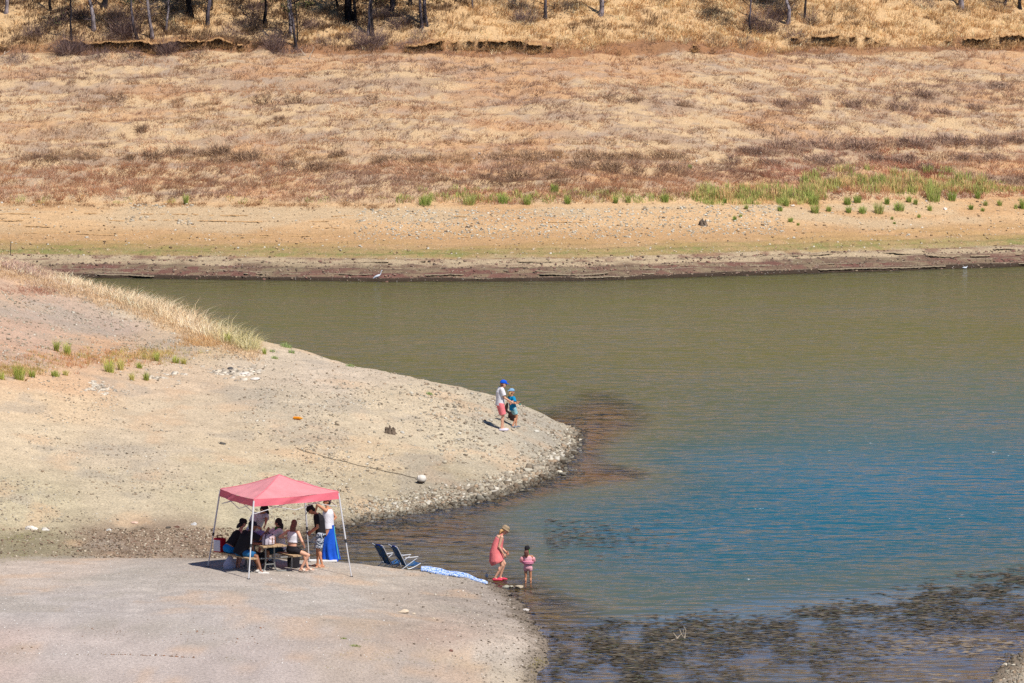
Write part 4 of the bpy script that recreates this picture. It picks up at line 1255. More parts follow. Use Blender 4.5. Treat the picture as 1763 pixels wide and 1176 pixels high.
trees = [
 (10, 23, 6, .02, 'pale', 'pale grey trunk, leftmost tree above the cut bank', .5), (88, 18, 4, -.25, 'dark', 'thin dark trunk leaning left beside the leftmost pale one', .5),
 (121, 76, 4, -.03, 'char', 'thin charred sapling standing in dark brush', .15), (162, 52, 7, -.10, 'pale', 'trunk pale above and charred at its foot, near the top left', .8),
 (178, 14, 9, .05, 'char', 'short visible stretch of black trunk behind the half charred one', .8), (237, 68, 5, -.50, 'grey', 'slender grey trunk leaning strongly to the left', .5),
 (262, 66, 6, -.18, 'pale', 'pale bent trunk right of the strongly leaning one', .5), (286, 58, 4, .06, 'pale', 'thin pale trunk rising from a charred stump', .3),
 (323, 24, 6, -.12, 'char', 'black trunk, left half of a close double', .9), (329, 30, 7, -.05, 'char', 'black trunk, right half of a close double', .9),
 (357, 45, 7.5, .02, 'grey', 'grey trunk with a dark foot right of the black double', .9), (363, 17, 5, 0, 'char', 'dark trunk half hidden behind a grey one', .6),
 (457, 40, 6, -.03, 'dark', 'dark straight trunk left of the mottled leaning pair', .7), (501, 66, 6, -.05, 'pale', 'mottled pale trunk beside the brush by the cut bank', .6),
 (509, 86, 5, -.28, 'grey', 'grey trunk leaning against the mottled pale one', .3), (513, 72, 2.5, -.2, 'dark', 'very thin dark stem right of the leaning grey trunk', .1),
 (583, 12, 4, .05, 'dark', 'thin dark trunk left of the thick black one', .6),
 (601, 40, 14, -.08, 'char', 'thickest trunk, black and massive', 1.1), (613, 42, 6, -.25, 'char', 'black side stem leaning on the thickest trunk', .4),
 (634, 60, 6, -.03, 'pale', 'light grey trunk wrapped in grey brush', .5), (642, 62, 5, -.02, 'char', 'dark straight trunk touching the light grey one in the brush', .6),
 (674, 18, 7, 0, 'grey', 'mottled grey trunk between the brush and the leaning pair', .7), (680, 10, 5, .0, 'dark', 'dark trunk behind the mottled grey one', .6), (707, 10, 6, .0, 'dark', 'dark trunk just left of the leaning pair', .6),
 (724, 50, 6, -.10, 'grey', 'grey trunk, left one of a close tall pair', .7), (734, 44, 7, .04, 'grey', 'thicker grey trunk, right one of a close tall pair', .7),
 (815, 15, 3, .0, 'pale', 'very slim pale trunk standing alone in golden grass', .3), (939, 32, 5.5, -.05, 'grey', 'slim grey trunk beside dark brush near the middle of the top edge', .8),
 (1034, 26, 8, .03, 'pale', 'thick pale trunk alone in the golden grass near the middle', .4), (1292, 60, 3.5, -.02, 'grey', 'thin straight dark trunk left of a leafy one', .8),
 (1356, 41, 6.5, .02, 'pale', 'pale trunk with small green leaves at the top edge', .9), (1385, 33, 4, .10, 'dark', 'thin dark leafy stem right of the pale leafy trunk', .7),
 (1655, 15, 8, .0, 'pale', 'thick pale trunk near the right top corner', .6), (1729, 10, 4, 0, 'grey', 'short stretch of thin trunk right of the thick pale one', .5), (1757, 16, 5, .03, 'dark', 'dark trunk at the right top corner', .6),
]
for a in trees:
    tree(*a)
# woodland farther up, beyond the frame but mirrored in the water
def woods():
    Vs, Cs = [], []
    rg = np.random.default_rng(5)
    for i in range(230):
        x, y = rg.uniform(-75, 75), rg.uniform(337, 372)
        if rg.random() < .35 * (x > 5): continue
        z = float(zat(x, y)); h = rg.uniform(3, 5); R_ = rg.uniform(1.2, 2.0)
        m_ = 130
        P_ = np.array([x, y, z + h - R_]) + rg.normal(0, .5, (m_, 3)) * np.array([R_, R_, R_ * .9])
        u = rg.normal(0, 1, (m_, 3)); w = rg.normal(0, 1, (m_, 3)); s_ = .32
        u /= np.linalg.norm(u, axis=1)[:, None]; w /= np.linalg.norm(w, axis=1)[:, None]
        Vs.append(np.stack([P_ - u * s_, P_ + w * s_, P_ + u * s_], 1).reshape(-1, 3))
        Cs.append(np.repeat(alb((104, 104, 62), 1.0) * rg.uniform(.6, 1.2, (m_, 1)), 3, 0))
        p = np.array([x, y, z - .2])
        Vt, Ft = tube_arrays([p, p + [0, 0, h * .4], p + [0, 0, h * .85]], [.2, .15, .05], 5, False)
        tri = []
        for f in Ft: tri += [[f[0], f[1], f[2]], [f[0], f[2], f[3]]]
        Vt = Vt[np.array(tri).ravel()]
        Vs.append(Vt); Cs.append(np.repeat(alb((84, 76, 70), 1.0)[None], len(Vt), 0))
    Vs, Cs = np.concatenate(Vs), np.concatenate(Cs)
    return np_mesh('woodland', Vs, np.arange(len(Vs)).reshape(-1, 3), 3, Cs, M_BLADE)
tag(link('woodland', woods()), 'oak woodland on the hill above the photo, mirrored in the water', 'trees', kind='stuff')

# dark leafless brush between the trunks
DK = [(88, 72, 70), (70, 56, 56), (112, 92, 82)]
brush = [(120, 92, 60, 46, 'wide charred brush around the thin charred sapling'), (100, 40, 40, 22, 'dark brush behind the leftmost trunks'), (215, 60, 50, 50, 'tangle of bare twigs below the strongly leaning trunk'), (288, 92, 34, 36, 'black brush round the charred stump of the thin pale trunk'),
         (170, 95, 60, 16, 'low black brush on the lip left of the twig tangle'), (228, 96, 50, 14, 'low black brush on the lip under the twig tangle'), (30, 100, 60, 14, 'low black brush at the left edge of the cut bank'), (340, 96, 50, 12, 'low dark brush on the cut bank under the grey trunk'),
         (470, 82, 40, 40, 'dark brush left of the mottled pale trunk'), (500, 95, 70, 14, 'low dark brush under the mottled pale trunk'), (425, 45, 50, 22, 'wide dark brush between the grey and the dark straight trunk'), (540, 50, 40, 20, 'brush behind and right of the mottled trunk'),
         (640, 80, 60, 40, 'grey brush wrapping the light grey trunk'), (690, 48, 50, 26, 'brown brush left of the close tall pair'), (610, 62, 60, 14, 'low dark brush at the foot of the thickest trunk'), (725, 62, 50, 14, 'low grey brush at the foot of the tall pair'),
         (905, 36, 50, 28, 'dark fallen brush left of the slim grey trunk'), (965, 14, 50, 14, 'brush right of the slim grey trunk'), (1310, 52, 60, 46, 'brown brush right of the thin straight trunk'), (1370, 66, 60, 18, 'low brown brush below the leafy pale trunk'), (1235, 74, 50, 8, 'thin dark brush on the cut bank at right'), (1395, 40, 26, 24, 'wispy brush around the thin leafy stem'),
         (1590, 10, 60, 14, 'dark brush left of the thick pale trunk'), (1720, 18, 50, 12, 'dark brush near the right top corner'),
         (60, 62, 44, 24, 'tangled brush between the leaning dark trunk and the left edge'), (145, 30, 46, 30, 'tangled dark brush just left of the half charred trunk'), (200, 28, 40, 26, 'dark brush in front of the short black trunk'), (255, 30, 40, 22, 'bare brush behind the pale bent trunk'),
         (395, 62, 60, 18, 'low brown brush between the grey trunk and the dark straight one'), (440, 20, 60, 22, 'dark brush touching the top edge left of the dark straight trunk'), (560, 74, 50, 16, 'low brown brush left of the thickest trunk'), (655, 30, 44, 26, 'dark brush behind the light grey trunk'),
         (700, 78, 46, 14, 'grey low brush under the leaning pair'), (890, 14, 50, 18, 'dark brush at the top edge left of the slim grey trunk'), (1340, 30, 44, 30, 'bare brush left of the leafy pale trunk'), (1280, 74, 44, 14, 'low brown brush at the foot of the thin straight trunk')]
for px, py, w, h, lb in brush:
    v = at(px, py)
    sc = FPX / v.y
    o = link('bare_brush', shrub_acc(v, w / sc / 2, h / sc, int(150 + w * h * .30), DK, .016, lo=.45, hi=1.1).mesh('bare_brush', M_TWIG, origin=v), None, v)
    tag(o, lb, 'brush', 'bare brush among the far trees')

# fallen pale sticks
M_STICK = mat('pale_wood', (206, 190, 168), var=.25, vscale=8)
M_DEAD = mat('dead_wood', (120, 104, 88), var=.4, vscale=7, bump=.6)
def stick(px, py, pts, r, label, m=None, name='stick'):
    v = at(px, py)
    sc = FPX / v.y
    mb = MB()
    for path in pts:
        mb.tube([(a / sc, random.uniform(-.05, .05), b / sc + .01) for a, b in path], np.linspace(r, r * .45, len(path)), 5)
    tag(mb.build(name, m or M_STICK, None, v), label, 'stick', 'fallen sticks')
stick(533, 103, [[(0, 0), (1, 8), (5, 14), (8, 22)]], .03, 'pale forked stick upright at the cut bank right of the mottled trunk')
stick(526, 97, [[(0, 0), (-5, 6), (-9, 12)]], .025, 'short brown stick beside the pale upright one')
stick(5, 100, [[(-6, -2), (2, 6), (12, 12)], [(2, 6), (4, 12)]], .03, 'pale branch lying at the left edge of the cut bank')
stick(245, 114, [[(0, -2), (2, 8), (6, 18)]], .03, 'pale stick propped below the low black brush')
stick(122, 122, [[(0, 0), (4, 6), (2, 12)]], .025, 'small crooked pale stick on the upper far slope')
stick(380, 78, [[(-8, -4), (0, 0), (10, 8)]], .03, 'pale log lying in golden grass right of the grey trunk', name='log')
stick(1165, 1104, [[(-10, 0), (2, 4), (8, 12), (5, 20)], [(8, 12), (14, 4), (11, 20)], [(2, 4), (-6, 14)], [(-2, 2), (10, 14)], [(14, 4), (16, 18), (12, 26)]], .012, 'pale twiggy branch sticking out of the dark weedy water', name='twig')
stick(1004, 1104, [[(-8, 0), (0, 6), (4, 16)]], .008, 'thin pale reed stem bent over the dark water')
stick(826, 1138, [[(-2, 0), (1, 8), (3, 14)]], .008, 'thin dry stalk on the bare near spit')

# stumps
def stump(px, py, wpx, hpx, label, seed, spikes=7):
    v = at(px, py)
    sc = FPX / v.y
    w, h = wpx / sc, hpx / sc
    rg = np.random.default_rng(seed)
    mb = MB()
    for i in range(spikes):
        a = 6.28 * i / spikes + rg.normal(0, .3)
        r0 = w * .30
        hh = h * rg.uniform(.55, 1.1)
        p0 = np.array([math.cos(a) * r0, math.sin(a) * r0 * .7, -.05])
        mb.tube([p0 * 1.25, p0 + [0, 0, hh * .35], p0 * .9 + [rg.normal(0, .03), 0, hh * .7], p0 * rg.uniform(.8, 1.3) + [0, 0, hh]], [w * .17, w * .13, w * .1, w * .03], 6)
        mb.tube([p0 + [0, 0, .08], p0 * 1.7 + [0, 0, .04], p0 * 2.3 + [0, 0, -.05]], [w * .09, w * .06, w * .03], 5)
    me = mb.build('stump', M_DEAD, None, v, False)
    return tag(me, label, 'stump')
stump(672, 746, 26, 16, 'weathered brown stump left of the grey stone on the spit', 3)
stump(1210, 388, 18, 12, 'dark grey root stump on the far beach', 5, 9)
for i, (px, py, w, h, lb) in enumerate([(805, 392, 10, 7, 'small dark stump, left one of a group on the far beach'), (823, 386, 9, 5, 'small forked stump above its group on the far beach'), (829, 396, 9, 5, 'low dark stump, right one of a group on the far beach'), (808, 401, 7, 4, 'flat dark root below its group on the far beach'), (770, 399, 14, 4, 'flat dark log end left of the stump group')]):
    stump(px, py, w, h, lb, 20 + i, 5)

# thin post on the left crest
v = at(18, 440)
mb = MB(); mb.tube([(0, 0, -.2), (.01, 0, .35), (.03, 0, .72)], [.022, .02, .018], 6)
tag(mb.build('post', mat('dark_metal', (60, 54, 50), var=.2), None, (v.x, v.y, v.z + .0)), 'thin dark post standing on the crest at the left edge', 'post')

# white float with its line
v = at(726, 832)
t = thing('float_buoy', 'white round float with a dark underside lying on the spit', 'buoy', v)
mb = MB(); mb.ell((0, 0, .14), (.15, .14, .13)); mb.tube([(-.11, 0, .15), (.12, 0, .15)], .10, 14)
mb.build('float', mat('buoy_white', (232, 224, 212), var=.12, vscale=4, rough=.6), t)
mb = MB(); mb.ell((-.02, 0, .055), (.13, .125, .06)); mb.build('dark_base', mat('buoy_dark', (70, 60, 52), var=.3), t)
mb = MB(); mb.tube([(-.12, 0, .15), (-.17, 0, .17), (-.19, 0, .13), (-.15, 0, .11)], .012, 6); mb.build('eyelet', mat('dark_metal'), t)
pts = []
for k in range(40):
    f = k / 39
    px = 512 + (716 - 512) * f; py = 773 + (824 - 773) * (f ** .85) + .5 * math.sin(k * .7)
    q = at(px, py)
    pts.append((q.x, q.y, q.z + .02))
mb = MB(); mb.tube(pts, .010, 5)
tag(mb.build('rope', mat('rope', (92, 80, 66), var=.3)), 'long dark rope lying across the sand to the white float', 'rope')
v = at(512, 723)
t = thing('orange_bottle', 'orange cylinder lying alone on the sand above the tent', 'bottle', v, math.radians(-24))
MO = mat('orange_plastic', (240, 150, 30), var=.06, rough=.4)
mb = MB(); mb.tube([(-.14, 0, .055), (-.13, 0, .055), (.10, 0, .055), (.13, 0, .055)], [.045, .055, .055, .03], 12); mb.build('body', MO, t)
mb = MB(); mb.tube([(.13, 0, .055), (.18, 0, .055)], .026, 10); mb.build('cap', mat('orange_cap', (250, 180, 60), var=.05), t)

# white wading bird
def bird(px, py, label, sc_=1.0):
    v = at(px, py)
    t = thing('egret', label, 'bird', (v.x, v.y, .0))
    M_W = mat('white_feather', (226, 232, 240), var=.08, rough=.8)
    mb = MB()
    mb.ell((-.02, 0, .22), (.17, .07, .065), rot=(0, math.radians(-25), 0))
    mb.tube([(-.13, 0, .17), (-.2, 0, .12), (-.23, 0, .09)], [.045, .03, .01], 8)
    mb.tube([(.08, 0, .27), (.14, 0, .31), (.165, 0, .38), (.18, 0, .45), (.20, 0, .49)], [.04, .028, .02, .017, .018], 8)
    mb.ell((.215, 0, .50), (.035, .02, .02))
    mb.build('body', M_W, t)
    mb = MB(); mb.tube([(.24, 0, .50), (.31, 0, .485)], [.009, .002], 6); mb.build('bill', mat('bill', (90, 80, 60)), t)
    for s in (-1, 1):
        mb = MB(); mb.tube([(.0, s * .03, .17), (.02 * s, s * .035, .08), (.0, s * .035, -.06)], .008, 5); mb.build('leg', mat('bird_leg', (60, 56, 50)), t)
    return t
bird(650, 479.6, 'white egret wading at the far waterline')
v = at(1660, 462)
mb = MB(); mb.ell((0, 0, .05), (.12, .06, .05)); mb.tube([(.08, 0, .07), (.13, 0, .12), (.16, 0, .12)], [.025, .02, .01], 6)
tag(mb.build('duck', mat('white_feather'), None, (v.x, v.y - .3, 0)), 'small pale bird floating at the far waterline on the right', 'bird')

# ---------------------------------------------------------------- figures
def solid(name, parts, voxel, m, parent, smooth=2):
    """one continuous surface grown round tapered limbs and ellipsoids"""
    mb = MB()
    for p in parts:
        if p[0] == 'ell':
            mb.ell(p[1], p[2], 18, 12, p[3] if len(p) > 3 else None)
        elif p[0] == 'cap':            # rounded tapered limb
            a, b, r0, r1 = np.array(p[1], float), np.array(p[2], float), p[3], p[4]
            d = b - a; L = np.linalg.norm(d); d = d / (L + 1e-9)
            pts, rad = [], []
            for t in (-.98, -.8, -.5): pts.append(a + d * t * r0); rad.append(r0 * math.sqrt(1 - t * t))
            for t in np.linspace(0, 1, 5):
                pts.append(a + d * L * t); rad.append(r0 + (r1 - r0) * t)
            for t in (.5, .8, .98): pts.append(b + d * t * r1); rad.append(r1 * math.sqrt(1 - t * t))
            mb.tube(pts, rad, 14)
        elif p[0] == 'cone':           # flat-ended sleeve or trouser leg
            mb.tube([p[1], (np.array(p[1]) + np.array(p[2])) / 2, p[2]], [p[3], (p[3] + p[4]) / 2, p[4]], 16)
        elif p[0] == 'loft':           # stacked ellipses: (centre, half width, half depth) with a side vector
            rings, side = p[1], np.array(p[2], float)
            K = 20
            V, F = [], []
            n = len(rings)
            cs = np.array([r[0] for r in rings], float)
            dd = np.gradient(cs, axis=0); dd /= np.linalg.norm(dd, axis=1)[:, None]
            for i, (c, a, b) in enumerate(rings):
                s_ = side - dd[i] * side.dot(dd[i]); s_ /= np.linalg.norm(s_)
                f_ = np.cross(dd[i], s_)
                for k in range(K):
                    th = 2 * math.pi * k / K
                    V.append(cs[i] + s_ * a * math.cos(th) + f_ * b * math.sin(th))
            for i in range(n - 1):
                for k in range(K): F.append([i * K + k, i * K + (k + 1) % K, (i + 1) * K + (k + 1) % K, (i + 1) * K + k])
            F.append(list(range(K))[::-1]); F.append([(n - 1) * K + k for k in range(K)])
            mb.add(V, F)
    me = mesh_py(name, mb.V, mb.F)
    bm = bmesh.new(); bm.from_mesh(me); bmesh.ops.recalc_face_normals(bm, faces=bm.faces); bm.to_mesh(me); bm.free()
    o = bpy.data.objects.new('tmp', me)
    COL.objects.link(o)
    r = o.modifiers.new('r', 'REMESH'); r.mode = 'VOXEL'; r.voxel_size = voxel
    s = o.modifiers.new('s', 'SMOOTH'); s.factor = .5; s.iterations = smooth
    dg = bpy.context.evaluated_depsgraph_get()
    me2 = bpy.data.meshes.new_from_object(o.evaluated_get(dg))
    bpy.data.objects.remove(o); bpy.data.meshes.remove(me)
    me2.materials.clear(); me2.materials.append(m)
    me2.polygons.foreach_set('use_smooth', np.ones(len(me2.polygons), bool))
    me2.name = name
    return link(name, me2, parent)

def ik(a, b, l1, l2, hint):
    a, b, hint = np.array(a, float), np.array(b, float), np.array(hint, float)
    d = b - a; L = np.linalg.norm(d)
    if L > (l1 + l2) * .995:
        b = a + d / L * (l1 + l2) * .995; d = b - a; L = np.linalg.norm(d)
    u = d / L
    x = (l1 * l1 - l2 * l2 + L * L) / (2 * L)
    h = math.sqrt(max(l1 * l1 - x * x, 0))
    p = hint - u * hint.dot(u); p /= np.linalg.norm(p) + 1e-9
    return a + u * x + p * h, b

SKIN = {'fair': (232, 176, 146), 'tan': (214, 150, 114), 'brown': (150, 100, 74), 'dark': (104, 70, 54), 'pinkish': (226, 160, 138)}
def skin_m(k): return mat('skin_' + k, SKIN[k], rough=.55, var=.06, vscale=12, spec=.35)
def cloth_m(nm, c=(128, 128, 128), **kw): return mat('cloth_' + nm, c, rough=.9, var=kw.pop('var', .10), vscale=kw.pop('vscale', 9), bump=.35, bscale=22, spec=.1, **kw)

def person(label, px, py, H, face, skin, sp, foot=None):
    """sp holds the pose in metres from the foot point: x right, y away, z up"""
    g = at(px, py) if foot is None else foot
    t = thing('person', label, 'person', g)
    k = H / 1.75
    vox = .0078 * max(k, .72)
    fa = math.radians(face)
    F_ = np.array([math.cos(fa), math.sin(fa), 0]); Sd = np.array([-math.sin(fa), math.cos(fa), 0])  # Sd: the person's left
    pel, che = np.array(sp['pelvis'], float), np.array(sp['chest'], float)
    up = che - pel; up /= np.linalg.norm(up)
    neck = np.array(sp.get('neck', che + up * .17 * k)); head = np.array(sp['head'], float)
    hf = math.radians(sp.get('headface', face)); pt = math.radians(sp.get('headpitch', 0))
    HF = np.array([math.cos(hf) * math.cos(pt), math.sin(hf) * math.cos(pt), math.sin(pt)])
    HS = np.array([-math.sin(hf), math.cos(hf), 0]); HU = np.cross(HF, HS); HU = HU if HU[2] > 0 else -HU
    shw, hpw = sp.get('shw', .185) * k, .095 * k
    sh = [neck - up * .055 * k + Sd * s * shw for s in (1, -1)]
    hip = [pel + Sd * s * hpw - np.array([0, 0, .02 * k]) for s in (1, -1)]
    fat = sp.get('fat', 1.0)
    P = []
    P.append(('loft', [(pel - up * .09 * k, .10 * k, .09 * k), (pel - up * .03 * k, .165 * k * fat, .115 * k * fat), (pel + up * .08 * k, .150 * k * fat, .105 * k * fat), ((pel * .45 + che * .55), .142 * k * fat, .10 * k * fat),
                       (che + up * .02 * k, .168 * k, .115 * k * fat), (che + up * .10 * k, .165 * k, .095 * k), (neck - up * .01, .07 * k, .06 * k)], Sd))
    P.append(('cap', sh[0], sh[1], .052 * k, .052 * k))
    P.append(('cap', neck - up * .03, head - HU * .06 * k, .055 * k, .048 * k))
    # head with jaw, nose, ears, lips and brow
    hk = k if k > .9 else k * 1.0 + (.9 - k) * .45
    hh = lambda f, s, u: head + (HF * f + HS * s + HU * u) * hk
    eu = Matrix((Vector(HF), Vector(HS), Vector(HU))).transposed().to_euler()
    P.append(('ell', hh(-.005, 0, .02), (.097 * hk, .077 * hk, .098 * hk), eu))
    P.append(('ell', hh(.025, 0, -.045), (.066 * hk, .058 * hk, .07 * hk), eu))
    P.append(('cap', hh(.085, 0, .02), hh(.108, 0, -.022), .009 * hk, .014 * hk))
    P.append(('ell', hh(.083, 0, -.055), (.012 * hk, .024 * hk, .008 * hk), eu))
    for s in (1, -1): P.append(('ell', hh(-.003, s * .078, -.008), (.018 * hk, .011 * hk, .03 * hk), eu))
    la, fo = .29 * k, .255 * k
    hands, elbows = [], []
    for i, s in enumerate((1, -1)):
        key = 'L' if s == 1 else 'R'
        hint = sp.get('elbow' + key, (-F_ * .6 + Sd * s * .5 + np.array([0, 0, -.6])))
        e, h = ik(sh[i], sp['hand' + key], la, fo, hint)
        elbows.append(e); hands.append(h)
        P.append(('cap', sh[i], e, .050 * k * min(fat, 1.1), .037 * k)); P.append(('cap', e, h, .038 * k, .025 * k))
        fd = h - e; fd /= np.linalg.norm(fd)
        hd = np.array(sp.get('point' + key, fd), float); hd = hd / np.linalg.norm(hd)
        pn = np.cross(hd, np.array([0, 0, 1.0])); pn = pn / (np.linalg.norm(pn) + 1e-9) * s
        if abs(hd[2]) > .8: pn = Sd * -s * 1.0; pn = pn - hd * pn.dot(hd); pn /= np.linalg.norm(pn)
        wd = np.cross(hd, pn)
        if wd.dot(F_) < 0 and abs(hd[2]) > .5: wd = -wd
        curl = sp.get('curl', .45)
        P.append(('loft', [(h, .024 * k, .020 * k), (h + hd * .035 * k, .036 * k, .015 * k), (h + hd * .085 * k, .040 * k, .014 * k)], wd))
        for j, (o, L) in enumerate([(-.031, .062), (-.0105, .074), (.0105, .078), (.031, .070)]):
            p0 = h + hd * .08 * k + wd * o * k
            d1 = hd + pn * curl * (.6 + .08 * j) + wd * o * 2; d1 /= np.linalg.norm(d1)
            d2 = hd + pn * curl * (2.0 + .1 * j); d2 /= np.linalg.norm(d2)
            p1 = p0 + d1 * L * .52 * k; p2 = p1 + d2 * L * .5 * k
            rr = max(.0085 * k, vox * .98)
            P.append(('cap', p0, p1, rr, rr * .97)); P.append(('cap', p1, p2, rr * .97, rr * .9))
        th0 = h + hd * .028 * k + wd * .028 * k
        th1 = th0 + (hd * .55 + wd * .75 + pn * .25) * .036 * k
        P.append(('cap', th0, th1, .012 * k, .0105 * k)); P.append(('cap', th1, th1 + (hd * .9 + wd * .25 + pn * .4) * .028 * k, .0105 * k, .0095 * k))
    th, sk = .42 * k, .41 * k
    knees, anks = [], []
    for i, s in enumerate((1, -1)):
        key = 'L' if s == 1 else 'R'
        kn, an = ik(hip[i], sp['foot' + key], th, sk, sp.get('knee' + key, F_))
        knees.append(kn); anks.append(an)
        P.append(('cap', hip[i], kn, .082 * k * min(fat, 1.12), .052 * k)); 
        mid = kn + (an - kn) * .32 - np.array(sp.get('toe' + key, F_)) * .018 * k
        P.append(('cap', kn, an, .050 * k, .032 * k)); P.append(('ell', mid, (.048 * k, .048 * k, .09 * k)))
        td = np.array(sp.get('toe' + key, F_), float); td /= np.linalg.norm(td)
        sole = an - np.array([0, 0, .055 * k])
        P.append(('cap', sole - td * .035 * k + [0, 0, .008], sole + td * .12 * k, .034 * k, .030 * k)); P.append(('cap', sole + td * .10 * k, sole + td * .175 * k - [0, 0, .008 * k], .032 * k, .020 * k))
        P.append(('cap', an, sole + td * .06 * k, .034 * k, .032 * k))
    body = solid('body', P, vox, skin_m(skin), t)
    for s in (1, -1):
        mb = MB(); mb.ell(hh(.083, s * .030, .018), (.008 * hk, .013 * hk, .007 * hk), 10, 6, eu); mb.build('eye', mat('eye', (40, 32, 30), rough=.3), t)
    J = dict(t=t, k=k, F=F_, S=Sd, up=up, pel=pel, che=che, neck=neck, head=head, sh=sh, hip=hip, el=elbows, ha=hands, kn=knees, an=anks, hh=hh, hk=hk, eu=eu, HF=HF, HS=HS, HU=HU, fat=fat, vox=vox, sp=sp, g=g)
    return J

def shirt(J, m, sleeve=.62, low=-.02, loose=.018, tank=False, name='shirt', crop=None, flare=0.0):
    k, up, pel, che, neck, S_, fat = J['k'], J['up'], J['pel'], J['che'], J['neck'], J['S'], J['fat']
    L = loose
    bot = pel - up * low * -1 * k if crop is None else pel * (1 - crop) + che * crop
    bot = pel + up * low * k if crop is None else bot
    rings = [(bot, (.158 * fat + flare) * k + L * 1.3, (.112 * fat + flare) * k + L * 1.3), (bot * .6 + che * .4, .150 * k * fat + L * 1.2, .106 * k * fat + L * 1.2), (che + up * .02 * k, .172 * k + L, .12 * k * fat + L), (che + up * .10 * k, .166 * k + L * .8, .098 * k + L * .8)]
    if not tank: rings.append((neck - up * .005, .072 * k + L * .5, .062 * k + L * .5))
    else: rings.append((che + up * .13 * k, .13 * k, .085 * k + L * .5))
    P = [('loft', rings, S_)]
    if not tank:
        P.append(('cap', J['sh'][0], J['sh'][1], .052 * k + L * .7, .052 * k + L * .7))
        for i in (0, 1):
            a, e = J['sh'][i], J['el'][i]
            P.append(('cap', a, a + (e - a) * .25, .056 * k + L, .054 * k + L))
            P.append(('cone', a + (e - a) * .1, a + (e - a) * sleeve, .058 * k + L, .050 * k + L * 1.4))
    else:
        for s in (1, -1):
            a = neck - up * .03 * k + S_ * s * .085 * k
            f = J['F'] * .075 * k
            P.append(('cap', a, che + up * .09 * k + S_ * s * .09 * k + f, .018 * k + .006, .02 * k + .008)); P.append(('cap', a, che + up * .09 * k + S_ * s * .09 * k - f, .018 * k + .006, .02 * k + .008))
    return solid(name, P, .010, m, J['t'], 3)
def shorts(J, m, leg=.75, loose=.016, name='shorts', high=.07):
    k, up, pel, S_, fat = J['k'], J['up'], J['pel'], J['S'], J['fat']
    P = [('loft', [(pel - up * .10 * k, .12 * k + loose, .10 * k + loose), (pel - up * .03 * k, .168 * k * fat + loose, .118 * k * fat + loose), (pel + up * high * k, .152 * k * fat + loose * .7, .108 * k * fat + loose * .7)], S_)]
    for i in (0, 1):
        a, b = J['hip'][i], J['kn'][i]
        P.append(('cap', a, a + (b - a) * .2, .085 * k * min(fat, 1.12) + loose, .083 * k * min(fat, 1.12) + loose))
        P.append(('cone', a + (b - a) * .1, a + (b - a) * leg, .086 * k * min(fat, 1.12) + loose, .070 * k * min(fat, 1.12) + loose * 1.6))
    return solid(name, P, .010, m, J['t'], 3)
def trousers(J, m, name='trousers'):
    shorts(J, m, .97, .012, name)
def shoes(J, m, name='shoe', sandal=False):
    for i, key in ((0, 'L'), (1, 'R')):
        td = np.array(J['sp'].get('toe' + key, J['F']), float); td /= np.linalg.norm(td)
        k = J['k']; so = J['an'][i] - np.array([0, 0, .055 * k])
        if sandal:
            P = [('cap', so - td * .05 * k - [0, 0, .028 * k], so + td * .18 * k - [0, 0, .028 * k], .03 * k, .036 * k)]
            b = np.array([0, 0, .018 * k])
            P = [('loft', [(so - td * .07 * k - [0, 0, .025 * k], .03 * k, .014), (so + td * .06 * k - [0, 0, .025 * k], .040 * k, .014), (so + td * .20 * k - [0, 0, .025 * k], .034 * k, .012)], np.cross(td, [0, 0, 1.0])), ('cap', so + td * .09 * k + np.cross(td, [0, 0, 1.0]) * .04 * k, so + td * .09 * k - np.cross(td, [0, 0, 1.0]) * .04 * k, .036 * k, .036 * k)]
        else:
            P = [('cap', so - td * .04 * k, so + td * .12 * k, .044 * k, .042 * k), ('cap', so + td * .10 * k, so + td * .185 * k - [0, 0, .006], .041 * k, .032 * k), ('cap', J['an'][i] - [0, 0, .03 * k], so - td * .01, .042 * k, .044 * k)]
        solid(name, P, .008, m, J['t'], 2)
def cap(J, m, brim=True, back=False, m2=None, name='cap'):
    hh, hk, eu, HF, HS, HU, t = J['hh'], J['hk'], J['eu'], J['HF'], J['HS'], J['HU'], J['t']
    P = [('loft', [(hh(-.012, 0, .030), .096 * hk, .120 * hk), (hh(-.014, 0, .080), .094 * hk, .116 * hk), (hh(-.016, 0, .120), .074 * hk, .092 * hk), (hh(-.016, 0, .146), .03 * hk, .036 * hk)], HS)]
    f = -1 if back else 1
    if brim:
        P.append(('loft', [(hh(.06 * f, 0, .042), .082 * hk, .012), (hh(.14 * f, 0, .038), .076 * hk, .010), (hh(.195 * f, 0, .022), .040 * hk, .009)], HS))
    solid(name, P, .007, m, t, 2)
def brim_hat(J, m, w=.155, name='hat'):
    hh, hk, HS = J['hh'], J['hk'], J['HS']
    P = [('loft', [(hh(-.012, 0, .03), .100 * hk, .124 * hk), (hh(-.014, 0, .11), .092 * hk, .112 * hk), (hh(-.016, 0, .148), .055 * hk, .066 * hk)], HS),
         ('loft', [(hh(-.0, 0, .018), w * hk, (w + .015) * hk), (hh(-.0, 0, .030), w * .97 * hk, (w + .01) * hk), (hh(0, 0, .046), .09 * hk, .11 * hk)], HS)]
    solid(name, P, .008, m, J['t'], 2)
